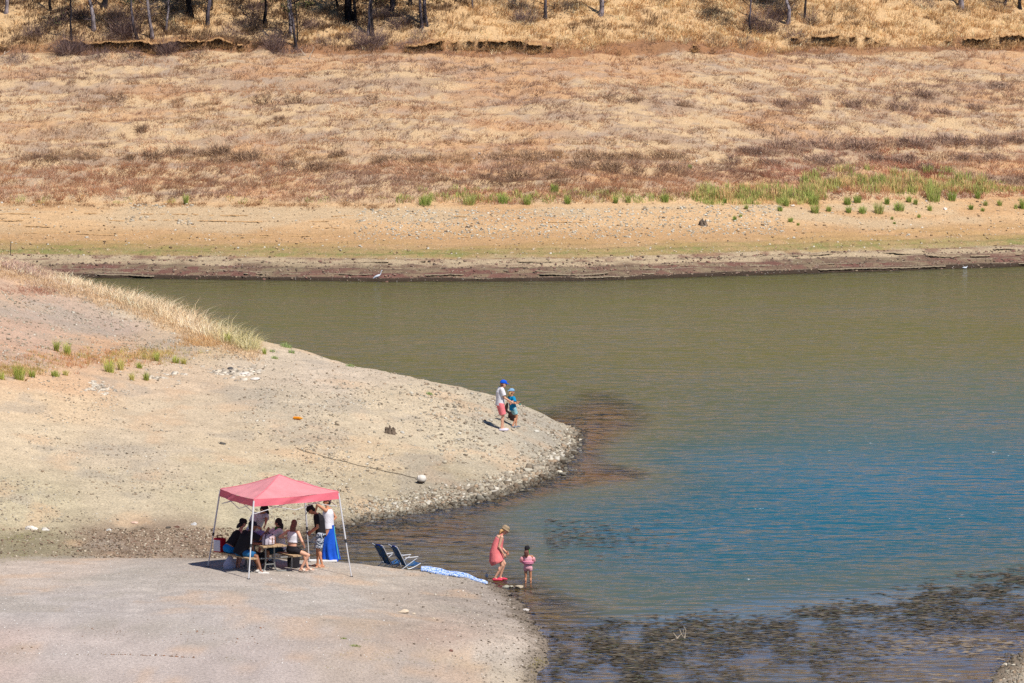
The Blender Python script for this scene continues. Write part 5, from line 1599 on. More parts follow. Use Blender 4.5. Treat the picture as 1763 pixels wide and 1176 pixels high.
def hair(J, m, length=0.0, drop=None, name='hair', full=1.0):
    hh, hk, eu = J['hh'], J['hk'], J['eu']
    P = [('ell', hh(-.022, 0, .034), (.095 * hk * full, .086 * hk * full, .096 * hk * full), eu), ('ell', hh(-.05, 0, -.02), (.062 * hk * full, .078 * hk * full, .075 * hk), eu)]
    if length:
        d = np.array(drop if drop is not None else -J['up']); d = d / np.linalg.norm(d)
        a = hh(-.06, 0, -.02); 
        b = hh(-.10, 0, -.08)
        rings = [(a, .078 * hk, .05 * hk), (b, .088 * hk, .046 * hk), (b + d * length * .5, .085 * hk, .036 * hk), (b + d * length, .045 * hk, .02 * hk)]
        P.append(('loft', rings, J['HS']))
    solid(name, P, .009, m, J['t'], 2)

# ---------------------------------------------------------------- the picnic table and what is on it
TB = at(474, 988)
AX = math.radians(119)
def tloc(a, p, z):
    """table frame: a metres along the table from its near end, p metres to the right of it, z up"""
    return np.array([TB.x + math.cos(AX) * a + math.sin(AX) * p, TB.y + math.sin(AX) * a - math.cos(AX) * p, TB.z + z])
t = thing('picnic_table', 'brown plank picnic table with grey tube legs under the red canopy', 'table', TB, AX - math.pi / 2)
# local: y along the table, x to the right
M_PL = mat('plank', (186, 158, 122), rough=.85, var=.28, vscale=5, bump=.3, bscale=26)
M_TU = mat('grey_tube', (150, 150, 146), rough=.5, metal=.4, var=.12)
def planks(mb, x0, x1, z, n, y0=0, y1=1.85, th=.04):
    w = (x1 - x0) / n
    for i in range(n): mb.box((x0 + w * (i + .5), (y0 + y1) / 2, z - th / 2), (w - .012, y1 - y0, th), bevel=.005)
    return mb
planks(MB(), -.36, .36, .75, 5).build('table_top', M_PL, t, smooth=False)
for s in (-1, 1):
    planks(MB(), s * .66 - .13, s * .66 + .13, .45, 2).build('bench', M_PL, t, smooth=False)
for y in (.32, 1.5):
    for s in (-1, 1):
        mb = MB()
        mb.tube([(s * .13, y, .69), (s * .13, y, .45), (s * .135, y, .2), (s * .16, y, .09), (s * .23, y, .035), (s * .34, y, .025), (s * .52, y, .025), (s * .60, y, .05), (s * .66, y, .12), (s * .66, y, .38)], .022, 8)
        mb.build('leg', M_TU, t)
    mb = MB(); mb.tube([(-.62, y, .385), (.62, y, .385)], .02, 8); mb.tube([(-.13, y, .22), (.13, y, .22)], .012, 6); mb.tube([(-.3, y, .70), (.3, y, .70)], .02, 6); mb.build('crossbar', M_TU, t)
def onto(a, p, z, rz=0.0):
    return Vector(tloc(a, p, z)), AX - math.pi / 2 + rz
# backpack on the near end of the table
loc, rz = onto(.30, -.08, .752, math.radians(28))
t = thing('backpack', 'pale grey backpack with brown buckled straps on the near end of the table', 'backpack', loc, rz)
MBK = cloth_m('pack', (196, 188, 200)); MBR = mat('leather', (150, 96, 66), var=.15)
solid('body', [('loft', [((0, 0, .01), .20, .11), ((0, 0, .12), .205, .12), ((0, 0, .24), .18, .11), ((0, 0, .29), .12, .08)], (1, 0, 0))], .01, MBK, t, 2)
solid('pocket', [('loft', [((0.02, -.12, .02), .13, .05), ((0.02, -.13, .10), .13, .055), ((0.02, -.12, .16), .11, .04)], (1, 0, 0))], .01, cloth_m('pack_light', (226, 214, 220)), t, 2)
solid('flap', [('loft', [((0.03, -.13, .13), .115, .05), ((0.03, -.13, .20), .12, .055), ((0.03, -.11, .24), .10, .04)], (1, 0, 0))], .01, cloth_m('pack_flap', (220, 200, 200)), t, 2)
for s in (-1, 1):
    mb = MB(); mb.tube([(.03 + s * .06, -.14, .23), (.03 + s * .06, -.19, .19), (.03 + s * .06, -.185, .12), (.03 + s * .06, -.185, .05)], .011, 6); mb.build('strap', MBR, t)
mb = MB(); mb.tube([(-.12, .0, .29), (0, -.02, .335), (.12, 0, .29)], .016, 6); mb.build('handle', mat('pack_trim', (70, 62, 84)), t)
mb = MB(); mb.tube([(-.20, -.05, .02), (-.205, -.06, .15), (-.15, -.05, .28), (.15, -.05, .28), (.205, -.06, .15), (.20, -.05, .02)], .016, 6); mb.build('piping', mat('pack_trim', (70, 62, 84)), t)
# lavender blue sack behind it
loc, rz = onto(.95, .05, .752)
o = solid('sack', [('loft', [((0, 0, .01), .20, .16), ((0, .02, .12), .22, .17), ((.02, 0, .24), .17, .13), ((.04, 0, .31), .06, .06)], (1, 0, 0))], .013, cloth_m('sack', (134, 138, 186)), None, 2)
o.location = loc; o.rotation_euler = (0, 0, rz); tag(o, 'rumpled lavender blue sack on the table in front of the man in the white shirt', 'sack')
# red and white cooler bag at the far end of the left bench
loc, rz = onto(1.74, -.80, .452, .35)
t = thing('cooler_bag', 'red and white cooler bag standing on the far end of the left bench', 'bag', loc, rz)
mb = MB(); mb.box((0, 0, .19), (.22, .28, .38), bevel=.03); mb.build('body', cloth_m('cooler_red', (190, 30, 52)), t)
mb = MB(); mb.box((-.112, -.0, .18), (.012, .24, .30), bevel=.004); mb.build('panel', cloth_m('cooler_white', (226, 222, 232)), t)
mb = MB(); mb.tube([(0, -.1, .37), (0, -.08, .45), (0, .08, .45), (0, .1, .37)], .014, 6); mb.build('handle', cloth_m('cooler_dark', (90, 20, 40)), t)
# white plastic bag under the left bench
loc, rz = onto(1.35, -.70, .0)
o = solid('plastic_bag', [('loft', [((0, 0, .0), .16, .14), ((0, 0, .14), .18, .15), ((.02, 0, .28), .11, .1), ((.03, .0, .38), .04, .05)], (1, 0, 0))], .013, cloth_m('plastic', (206, 200, 218)), None, 1)
o.location = loc; o.rotation_euler = (0, 0, rz); tag(o, 'pale plastic bag standing under the left bench', 'bag')
# black bag behind the right bench, folded push chair under the table
loc, rz = onto(1.0, 1.05, .0)
t = thing('black_bag', 'black bag on the ground behind the woman in the cropped white top', 'bag', loc, rz)
solid('body', [('loft', [((0, 0, .0), .17, .13), ((0, 0, .25), .18, .13), ((0, 0, .44), .15, .10)], (1, 0, 0))], .013, cloth_m('black', (44, 42, 46)), t, 2)
mb = MB(); mb.tube([(-.1, 0, .43), (-.08, 0, .55), (.08, 0, .55), (.1, 0, .43)], .014, 6); mb.build('handle', cloth_m('black', (44, 42, 46)), t)
loc, rz = onto(1.05, .12, .0)
t = thing('stroller', 'folded black stroller with small spoked wheels under the table', 'stroller', loc, 0)
M_BK = mat('black_frame', (36, 36, 40), rough=.5)
def ring(mb, c, r, tr, ax='y', n=22):
    pts = [(c[0] + r * math.cos(2 * math.pi * i / n), c[1], c[2] + r * math.sin(2 * math.pi * i / n)) for i in range(n + 1)]
    return mb.tube(pts, tr, 6)
for x, r in ((-.22, .17), (.20, .10)):
    for yy in (-.14, .14):
        mb = MB(); ring(mb, (x, yy, r + .02), r, .018)
        w = mb.build('wheel', M_BK, t)
        mb = MB()
        for q in range(8):
            a = q * math.pi / 4; mb.tube([(x, yy, r + .02), (x + r * math.cos(a), yy, r + .02 + r * math.sin(a))], .006, 4)
        mb.build('spokes', mat('spoke', (190, 190, 190), metal=.6, rough=.4), w)
mb = MB()
for yy in (-.11, .11):
    mb.tube([(-.22, yy, .19), (-.05, yy, .40), (.10, yy, .52)], .014, 6); mb.tube([(.20, yy, .12), (.02, yy, .35), (-.18, yy, .5)], .014, 6)
mb.tube([(-.22, -.11, .19), (-.22, .11, .19)], .012, 6); mb.tube([(.20, -.11, .12), (.20, .11, .12)], .012, 6); mb.tube([(.1, -.11, .52), (.1, .11, .52)], .012, 6)
mb.build('frame', M_BK, t)
solid('seat', [('loft', [((-.05, 0, .18), .12, .10), ((0, 0, .32), .13, .12), ((.05, 0, .45), .10, .05)], (0, 1, 0))], .013, cloth_m('black', (44, 42, 46)), t, 1)
# white board lying behind the standing man
v = at(556, 967)
mb = MB(); mb.box((0, 0, .03), (.78, .36, .05), bevel=.018)
tag(mb.build('foam_board', mat('white_foam', (232, 230, 226), var=.05), None, v, rot=(0, 0, .05)), 'white foam board lying flat behind the man in the black shirt', 'board')

# ---------------------------------------------------------------- canopy
c0, c1, c2 = at(428, 997), at(605, 993), at(358, 976)
c3 = Vector((c1.x + c2.x - c0.x, c1.y + c2.y - c0.y, 0)); c3.z = float(zat(c3.x, c3.y))
feet = [c0, c1, c3, c2]
cen = (c0 + c1 + c2 + c3) / 4
t = thing('canopy_tent', 'faded red pop-up canopy on four slanted white legs over the picnic table', 'tent', cen)
M_RED = mat('red_canopy', (255, 172, 178), rough=.8, var=.13, vscale=1.6, bump=.9, bscale=6, trans=.32)
M_WL = mat('white_leg', (226, 226, 228), rough=.4, var=.05)
topz = 2.02
tops = []
for f in feet:
    p = Vector((cen.x + (f.x - cen.x) * .825, cen.y + (f.y - cen.y) * .825, 0)) - cen
    p.z = topz + TB.z + .0 - cen.z
    tops.append(p)
def leg_(f, p):
    lf = f - cen
    mb = MB()
    mb.tube([lf, lf * .55 + p * .45], .016, 8); mb.tube([lf * .56 + p * .44, p + Vector((0, 0, .05))], .022, 8)
    o = mb.build('leg', M_WL, t)
    mb = MB(); mb.tube([lf * .58 + p * .42, lf * .54 + p * .46], .030, 8); mb.build('latch', mat('dark_plastic', (60, 60, 64)), o)
    mb = MB(); mb.box((lf.x, lf.y, lf.z + .008), (.09, .09, .012)); mb.build('foot_plate', mat('dark_plastic'), o)
for f, p in zip(feet, tops): leg_(f, p)
apex = (tops[0] + tops[2]) / 2 + Vector((0, 0, .52))
# roof: four sagging triangles, one sheet, plus a valance
mb = MB()
N_ = 18
for q in range(4):
    a, b = tops[q], tops[(q + 1) % 4]
    a = a + Vector((0, 0, .10)); b = b + Vector((0, 0, .10))
    V, F = [], []
    for i in range(N_ + 1):
        for j in range(N_ + 1):
            u, w_ = i / N_, j / N_
            e = a.lerp(b, w_)
            p = e.lerp(apex, u)
            sag = -.05 * math.sin(math.pi * u) * (1 - .35 * math.sin(math.pi * w_)) - .035 * math.sin(math.pi * w_) * (1 - u) 
            wr = .012 * math.sin(w_ * 21 + u * 5 + q) * (1 - u) * math.sin(math.pi * w_)
            V.append(p + Vector((0, 0, sag + wr)))
    for i in range(N_):
        for j in range(N_):
            F.append([i * (N_ + 1) + j, i * (N_ + 1) + j + 1, (i + 1) * (N_ + 1) + j + 1, (i + 1) * (N_ + 1) + j])
    mb.add(V, F)
roof = mb.build('roof', M_RED, t)
mb = MB()
for q in range(4):
    a = tops[q] + Vector((0, 0, .10))
    mb.tube([a.lerp(apex, u) + Vector((0, 0, -.05 * math.sin(math.pi * u) + .004)) for u in np.linspace(0.01, 1, 12)], .010, 5)
mb.build('seam', mat('red_seam', (236, 120, 136), var=.1), roof)
mb = MB()
for q in range(4):
    a, b = tops[q], tops[(q + 1) % 4]
    out = (((a + b) / 2) - Vector((apex.x, apex.y, (a.z + b.z) / 2))); out.z = 0; out.normalize()
    V, F = [], []
    for j in range(41):
        w_ = j / 40
        e = a.lerp(b, w_)
        for i in range(7):
            h = i / 6
            wr = (.016 * math.sin(w_ * 17 + h * 3 + q * 2) + .02 * math.sin(w_ * 7 + q + h * 2)) * math.sin(math.pi * w_)
            s0_ = -.035 * math.sin(math.pi * w_)
            V.append(e + Vector((0, 0, .10 + s0_ - h * (.20 - .02 * math.sin(math.pi * w_)))) + out * (.022 * h * 1.2 + wr * (.4 + h)))
    for j in range(40):
        for i in range(6): F.append([j * 7 + i, (j + 1) * 7 + i, (j + 1) * 7 + i + 1, j * 7 + i + 1])
    mb.add(V, F)
o = mb.build('valance', M_RED, t)
o.data.materials[0] = mat('red_valance', (255, 130, 146), rough=.8, var=.08, vscale=1.5, bump=.6, bscale=6, trans=.25)
mb = MB()
cen0 = (tops[0] + tops[2]) / 2
for q in range(4):
    a, b = tops[q], tops[(q + 1) % 4]
    m_ = (a + b) / 2
    i1, i2 = a.lerp(cen0, .03), b.lerp(cen0, .03); m_ = m_.lerp(cen0, .05)
    mb.tube([i1 - Vector((0, 0, .02)), m_ - Vector((0, 0, .30)), i2 - Vector((0, 0, .02))], .010, 6); mb.tube([i1 - Vector((0, 0, .30)), m_ - Vector((0, 0, .06)), i2 - Vector((0, 0, .30))], .010, 6)
    mb.tube([i1, a.lerp(apex, .5) - Vector((0, 0, .26)), apex - Vector((0, 0, .22))], .010, 6)
mb.build('truss', M_WL, t)

# ---------------------------------------------------------------- the people under the canopy
BKH = mat('black_hair', (40, 34, 34), var=.3, vscale=30); BRH = mat('brown_hair', (124, 80, 68), var=.3, vscale=30); BLH = mat('blond_hair', (214, 166, 110), var=.2, vscale=30)
def rel(g, a, p, z): return np.array(tloc(a, p, z)) - np.array([g.x, g.y, g.z])
def dvec(a, p): return np.array([math.cos(AX) * a + math.sin(AX) * p, math.sin(AX) * a - math.cos(AX) * p, 0])
deg = math.degrees
FR = deg(math.atan2(*(dvec(0, 1)[[1, 0]])))      # facing right across the table
# woman in black top and blue shorts, far end of the left bench
g = Vector(tloc(1.38, -.68, 0))
J = person('woman in a black top, blue shorts and dark hat bending over the left bench', 0, 0, 1.66, FR, 'pinkish', dict(
    pelvis=rel(g, 1.38, -.72, .58), chest=rel(g, 1.36, -.46, .92), head=rel(g, 1.30, -.32, 1.24), headpitch=-20,
    handL=rel(g, 1.62, -.05, .80), handR=rel(g, 1.16, -.08, .80), footL=rel(g, 1.50, -.42, .08), footR=rel(g, 1.30, -.46, .08), fat=1.12, kneeL=dvec(0, 1) + [0, 0, .8], kneeR=dvec(0, 1) + [0, 0, .8]), foot=g)
shirt(J, cloth_m('black', (44, 42, 46)), tank=True, low=.10, name='tank_top'); shorts(J, cloth_m('blue', (30, 130, 206)), .40); brim_hat(J, cloth_m('black', (44, 42, 46)), .12); hair(J, BKH, .10); shoes(J, mat('sandal', (170, 140, 120)), sandal=True)
# man in black, near end of the left bench
g = Vector(tloc(.42, -.66, 0))
J = person('man in black shirt and cap seated at the near end of the left bench', 0, 0, 1.80, FR, 'brown', dict(
    pelvis=rel(g, .64, -.72, .57), chest=rel(g, .56, -.58, .95), head=rel(g, .46, -.44, 1.25), headpitch=-12,
    handL=rel(g, .95, -.16, .82), handR=rel(g, .34, -.10, 1.10), elbowR=dvec(0, .4) + [0, 0, -1], footL=rel(g, .42, -.30, .09), footR=rel(g, .02, -.42, .09), fat=1.22, kneeL=dvec(-.2, 1) + [0, 0, .8], kneeR=dvec(-.6, 1) + [0, 0, .8], toeR=dvec(-.5, 1), headface=FR - 20), foot=g)
shirt(J, cloth_m('black', (44, 42, 46)), .85, low=-.08, loose=.03); shorts(J, cloth_m('denim', (46, 110, 160), var=.2), .85, .02, high=.02); cap(J, cloth_m('navy_cap', (40, 44, 60))); shoes(J, mat('sneaker_white', (222, 216, 208))); hair(J, BKH)
# standing man in the white shirt at the far end of the table
g = Vector(tloc(2.85, 1.02, 0)); g.z = float(zat(g.x, g.y))
J = person('standing man in white t-shirt and black cap leaning over the far table end', 0, 0, 1.78, -48, 'tan', dict(
    pelvis=(-.22, .10, .86), chest=(-.08, -.08, 1.16), neck=(-.02, -.14, 1.31), head=(.07, -.24, 1.42), headface=-38, headpitch=-42,
    handL=(.12, -.60, .98), handR=(-.10, -.60, .98), elbowL=(.9, .3, -.3), elbowR=(-.9, .2, -.3), footL=(-.12, .12, .09), footR=(-.34, .02, .09), fat=1.15), foot=g)
shirt(J, cloth_m('white', (238, 236, 242)), .75, low=-.10, loose=.03); shorts(J, cloth_m('lavender', (170, 150, 186)), .85, .03); cap(J, cloth_m('black', (44, 42, 46))); hair(J, BKH); shoes(J, mat('sneaker_white'))
# person with the green scarf, right bench, far
g = Vector(tloc(1.25, .66, 0))
J = person('dark haired person with a green scarf seated right behind the pale backpack', 0, 0, 1.66, FR + 165, 'tan', dict(
    pelvis=rel(g, 1.12, .74, .56), chest=rel(g, 1.06, .64, .93), head=rel(g, 1.02, .60, 1.24), headface=FR + 130, headpitch=-8,
    handL=rel(g, .95, .10, .80), handR=rel(g, 1.4, .12, .80), footL=rel(g, 1.1, .22, .08), footR=rel(g, 1.38, .25, .08), kneeL=-dvec(0, 1) + [0, 0, .8], kneeR=-dvec(0, 1) + [0, 0, .8]), foot=g)
shirt(J, cloth_m('pale', (226, 222, 230)), .9, low=-.04, loose=.025); trousers(J, cloth_m('dark_teal', (44, 66, 80))); hair(J, BKH, .12, full=1.1); shoes(J, mat('sandal'))
solid('scarf', [('loft', [(J['neck'] - J['up'] * .06, .12, .10), (J['neck'] + J['up'] * .0, .10, .085), (J['neck'] + J['up'] * .05, .07, .065)], J['S']), ('loft', [(J['neck'] - J['F'] * .08 + [0, 0, .02], .08, .03), (J['neck'] - J['F'] * .10 - [0, 0, .14], .05, .02)], J['S'])], .010, cloth_m('green', (60, 128, 62)), J['t'], 2)
# woman with long hair on the right bench, legs outside
g = Vector(tloc(.42, .74, 0))
J = person('woman with long reddish hair and cropped white top seated on the right bench', 0, 0, 1.68, 52, 'fair', dict(
    pelvis=rel(g, .42, .72, .57), chest=rel(g, .42, .74, .93), head=rel(g, .44, .80, 1.25), headface=70, headpitch=-6,
    handL=rel(g, .72, .66, .86), handR=rel(g, .26, 1.0, .66), elbowR=(.3, -.4, -.6), footL=rel(g, .22, 1.08, .085), footR=rel(g, .16, .86, .085), footX=0,
    kneeL=(.8, .2, .9), kneeR=(.75, -.1, .9), toeL=(.9, -.1, 0), toeR=(.8, -.3, 0)), foot=g)
shirt(J, cloth_m('white', (238, 236, 242)), tank=True, crop=.52, loose=.012, name='crop_top'); shorts(J, cloth_m('black', (44, 42, 46)), .45, high=.10); hair(J, BRH, .26); shoes(J, mat('pale_slipper', (236, 214, 196)), sandal=True)
# standing man in black shirt and floral shorts, looking at his phone
def floral():
    m = mat('floral', (24, 34, 52), var=.1)
    N = Nodes.__new__(Nodes); N.t = m.node_tree
    p = [q for q in m.node_tree.nodes if q.type == 'BSDF_PRINCIPLED'][0]
    nz = N.noise(16, 3, .6, N.mapped(), 1.5)
    c = N.ramp(nz.outputs['Fac'], [(0, (.012, .02, .04)), (.50, (.02, .035, .07)), (.54, (.55, .60, .66)), (.62, (.62, .66, .70)), (.64, (.03, .06, .12))])
    N.l(c, p.inputs['Base Color'])
    return m
J = person('standing man in a black t-shirt and floral shorts looking down at his phone', 551, 977, 1.76, 172, 'tan', dict(
    pelvis=(.02, .06, .92), chest=(-.02, .06, 1.27), head=(-.24, .04, 1.56), neck=(-.08, .06, 1.45), headface=182, headpitch=-48,
    handL=(-.24, -.10, .96), handR=(-.26, .10, .96), elbowL=(.5, -.4, -.8), elbowR=(.5, .2, -.8), footL=(.06, -.02, .08), footR=(-.07, .22, .08), toeL=(-.9, -.3, 0), toeR=(-1, .1, 0), curl=.7, kneeL=(-1, -.1, 0), kneeR=(-1, 0, 0), fat=1.05))
shirt(J, cloth_m('black', (44, 42, 46)), .72, low=-.10, loose=.022); shorts(J, floral(), .88, .024, high=.03); cap(J, cloth_m('black', (44, 42, 46)), True); hair(J, BKH); shoes(J, mat('flipflop', (210, 170, 140)), sandal=True)
hp = J['ha'][0]
mb = MB(); mb.box((0, 0, 0), (.075, .15, .012), rot=(.2, .5, .1), bevel=.004)
o = mb.build('phone', mat('phone', (120, 40, 36), rough=.3), None, J['g'] + Vector((hp[0] - .10, hp[1] + .09, hp[2] - .02))); tag(o, 'small phone held by the man in the black t-shirt', 'phone')
# person behind, white tank and blue towel
J = person('person in a white tank top with a blue towel wrapped round the waist', 566, 967, 1.80, 165, 'tan', dict(
    pelvis=(.0, .05, .95), chest=(-.02, .05, 1.32), head=(-.05, .05, 1.66), headface=200,
    handL=(-.36, -.06, 1.40), handR=(.02, .2, 1.02), elbowL=(-.1, -.5, .8), footL=(-.02, -.05, .09), footR=(.03, .18, .09), fat=1.05, curl=.6))
shirt(J, cloth_m('white', (238, 236, 242)), tank=True, low=-.03, loose=.024, name='tank_top'); hair(J, BKH); shoes(J, mat('sandal'), sandal=True); cap(J, cloth_m('black', (44, 42, 46)))
def skirt(a, b):
    th = 2 * math.pi * a
    r = 1 + (.05 + .13 * (1 - b)) * math.sin(th * 7 + 1.2 * math.sin(b * 5)) * (1 - b) + .05 * math.sin(th * 3 + b * 4)
    wx_ = (.155 + .085 * (1 - b) ** 1.3) * r; wy_ = (.15 + .09 * (1 - b)) * r
    return Vector((-.0 + .05 * (1 - b) + wx_ * math.cos(th), .05 + wy_ * math.sin(th), .05 + .97 * b + .03 * math.sin(th * 2) * (1 - b)))
mb = MB(); mb.sheet(skirt, 72, 30); mb.build('towel', cloth_m('royal', (36, 92, 206), var=.25, vscale=4), J['t'])
mb = MB(); mb.tube([(.15, -.02, .98), (.18, -.04, .7), (.23, -.06, .4), (.28, -.06, .08)], .014, 6); mb.build('towel_trim', mat('aqua_trim', (90, 200, 190)), J['t'])

# ---------------------------------------------------------------- beach chairs, towels
def chair_material():
    m = mat('chair_fabric', (30, 60, 130), var=.1)
    N = Nodes.__new__(Nodes); N.t = m.node_tree
    p = [q for q in m.node_tree.nodes if q.type == 'BSDF_PRINCIPLED'][0]
    nz = N.noise(9, 3, .6, N.mapped(), 2.0)
    c = N.ramp(nz.outputs['Fac'], [(0, (.006, .012, .04)), (.42, (.008, .03, .12)), (.48, (.03, .16, .42)), (.53, (.01, .02, .05)), (.60, (.02, .06, .04)), (.66, (.45, .4, .1)), (.69, (.01, .02, .06))])
    N.l(c, p.inputs['Base Color'])
    return m
M_CH = chair_material()
M_AL = mat('white_frame', (220, 222, 230), rough=.35, metal=.3, var=.04)
def beach_chair(px, py, az, label, loc=None):
    v = at(px, py) if loc is None else loc
    t = thing('beach_chair', label, 'beach chair', v, math.radians(az), 'low folding beach chairs')
    t.scale = (.86, .92, .80)
    # local +x is where the sitter looks
    for s in (-1, 1):
        y = s * .28
        mb = MB(); mb.tube([(-.05, y, .02), (-.18, y, .30), (-.33, y, .62), (-.42, y, .80), (-.50, y, .84)], .014, 8); mb.build('back_post', M_AL, t)
        mb = MB(); mb.tube([(-.26, y * 1.08, .02), (.02, y * 1.08, .22), (.27, y * 1.08, .40)], .014, 8); mb.build('leg', M_AL, t)
        mb = MB(); mb.tube([(.40, y, .20), (.22, y, .10), (.05, y, .03), (-.05, y, .02)], .014, 8); mb.build('leg', M_AL, t)
        mb = MB(); mb.box((.07, y * 1.1, .43), (.46, .06, .025), rot=(0, -.06, 0), bevel=.01); mb.build('armrest', mat('armrest', (232, 232, 236), rough=.5), t)
    mb = MB(); mb.sheet(lambda a, b: Vector(((-.06 - .28 * b - .12 * b * b) , -.27 + .54 * a, .12 + .66 * b + .015 * math.sin(b * 9) - 0 * a)) + Vector((-.05 * math.sin(math.pi * a) * .5, 0, 0)), 8, 14, .012); mb.build('backrest', M_CH, t)
    mb = MB(); mb.sheet(lambda a, b: Vector((-.04 + .44 * b, -.27 + .54 * a, .12 + .10 * b - .04 * math.sin(math.pi * b) - .02 * math.sin(math.pi * a))), 8, 8, .012); mb.build('seat', M_CH, t)
    mb = MB(); mb.ell((-.40, 0, .76), (.05, .22, .08), rot=(0, -.4, 0)); mb.build('head_pillow', cloth_m('navy', (30, 50, 120)), t)
    return t
beach_chair(699, 979, 22, 'floral blue beach chair, nearer one with its arm to the water')
beach_chair(671, 976.5, 30, 'floral dark blue beach chair half hidden behind the other one')
v = at(716, 982)
mb = MB(); mb.sheet(lambda a, b: Vector((-.30 + .75 * a, -.15 + .3 * b, .03 + .018 * math.sin(a * 9 + b * 4) + float(zat(v.x - .30 + .75 * a, v.y - .15 + .3 * b)) - v.z)), 16, 8, .02)
tag(mb.build('turquoise_towel', cloth_m('turquoise', (70, 190, 200)), None, v), 'turquoise towel on the ground at the foot of the nearer beach chair', 'towel')
v = at(745, 985)
tilt = []
def towel_pt(a, b):
    x = -.32 + 1.84 * a; w = .36 * (1 - .4 * a)
    y = -.72 * a - .10 + (b - .2) * w * 1.5
    z = float(zat(v.x + x, v.y + y)) - v.z
    return Vector((x, y, z + .04 + .13 * (1 - a) ** .5 * b + .009 * math.sin(a * 15 + b * 5) + .006 * math.sin(a * 31 + b * 11)))
m = mat('blue_print', (170, 190, 230), var=.1)
N = Nodes.__new__(Nodes); N.t = m.node_tree
p = [q for q in m.node_tree.nodes if q.type == 'BSDF_PRINCIPLED'][0]
nz = N.noise(22, 2, .5, N.mapped())
N.l(N.ramp(nz.outputs['Fac'], [(0, (.04, .12, .40)), (.47, (.08, .20, .52)), (.53, (.50, .56, .68)), (1, (.60, .64, .72))]), p.inputs['Base Color'])
mb = MB(); mb.sheet(towel_pt, 40, 10, .03)
tag(mb.build('beach_towel', m, None, v), 'long white and blue printed towel lying along the near waterline', 'towel')
v = at(838, 995)
mb = MB(); mb.box((0, 0, .05), (.09, .06, .09), bevel=.02); mb.tube([(0, 0, .09), (0, 0, .12)], .02, 8)
tag(mb.build('sunscreen_bottle', mat('white_foam'), None, v), 'small white bottle at the thin end of the printed towel', 'bottle')

# ---------------------------------------------------------------- the anglers on the spit
J = person('man in a white t-shirt, coral shorts and blue cap standing on the spit', 863, 742, 1.76, 12, 'fair', dict(
    pelvis=(-.04, .05, .93), chest=(-.02, .05, 1.29), head=(.08, .05, 1.58), headface=8, headpitch=-10,
    handL=(.26, .12, .98), handR=(.33, -.08, 1.00), elbowL=(-.4, .3, -.9), elbowR=(-.35, -.3, -.9), footL=(.05, .16, .09), footR=(.0, -.02, .09), toeL=(1, .2, 0), toeR=(1, -.1, 0), fat=1.1, curl=.9))
shirt(J, cloth_m('white', (238, 236, 242)), .72, low=-.07, loose=.024); shorts(J, cloth_m('coral', (250, 136, 142)), .86, .022, high=.02); cap(J, cloth_m('cobalt', (24, 92, 220))); hair(J, BRH); shoes(J, mat('sneaker_lilac', (224, 216, 232)))
mb = MB(); mb.tube([tuple(J['hh'](.088, -.062, .018)), tuple(J['hh'](.100, 0, .016)), tuple(J['hh'](.088, .062, .018))], .014, 6); mb.build('sunglasses', mat('black_frame'), J['t'])
J = person('child in a blue t-shirt and pale blue cap holding a fishing rod on the spit', 886, 737, 1.36, 28, 'tan', dict(
    pelvis=(-.06, .03, .68), chest=(-.09, .03, .94), head=(-.09, .03, 1.23), headface=15, headpitch=-5,
    handL=(.12, .22, .86), handR=(.10, -.05, .84), elbowL=(.1, .6, -.6), elbowR=(.1, -.6, -.6), footL=(.04, .12, .08), footR=(-.07, -.05, .08), toeL=(1, .2, 0), toeR=(1, -.1, 0), curl=.9))
shirt(J, cloth_m('sky', (26, 140, 190)), .75, low=-.10, loose=.022, flare=.01); shorts(J, cloth_m('pale_teal', (150, 196, 204), var=.3, vscale=14), .62, .022); cap(J, cloth_m('pale_cap', (140, 180, 214)), True, True); hair(J, BLH, .10); shoes(J, mat('grey_shoe', (130, 134, 140)))
g = J['g']
h = J['ha'][1]
t = thing('fishing_rod', 'thin fishing rod with a small teal reel held by the child in blue', 'fishing rod', g + Vector((h[0] + .05, h[1], h[2])))
mb = MB(); mb.tube([(-.12, -.02, -.02), (.05, .03, .02), (.7, .6, .20), (1.1, 1.0, .30)], [.012, .008, .005, .002], 6); mb.build('rod', mat('rod', (70, 76, 72)), t)
mb = MB(); mb.ell((.03, .0, -.03), (.035, .035, .03)); mb.build('reel', mat('teal_plastic', (60, 150, 140)), t)
v = at(882, 724)
t = thing('dark_bag', 'dark bag on the stones behind the child in blue', 'bag', v)
solid('body', [('loft', [((0, 0, .0), .14, .10), ((0, 0, .16), .15, .11), ((-.03, 0, .30), .09, .07)], (1, 0, 0)), ('loft', [((-.22, 0, .30), .05, .05), ((-.19, 0, .5), .06, .05), ((-.16, 0, .6), .03, .03)], (1, 0, 0)), ('cap', (-.2, 0, .32), (-.03, 0, .2), .04, .05)], .012, cloth_m('dark_brown', (58, 42, 38)), t, 2)

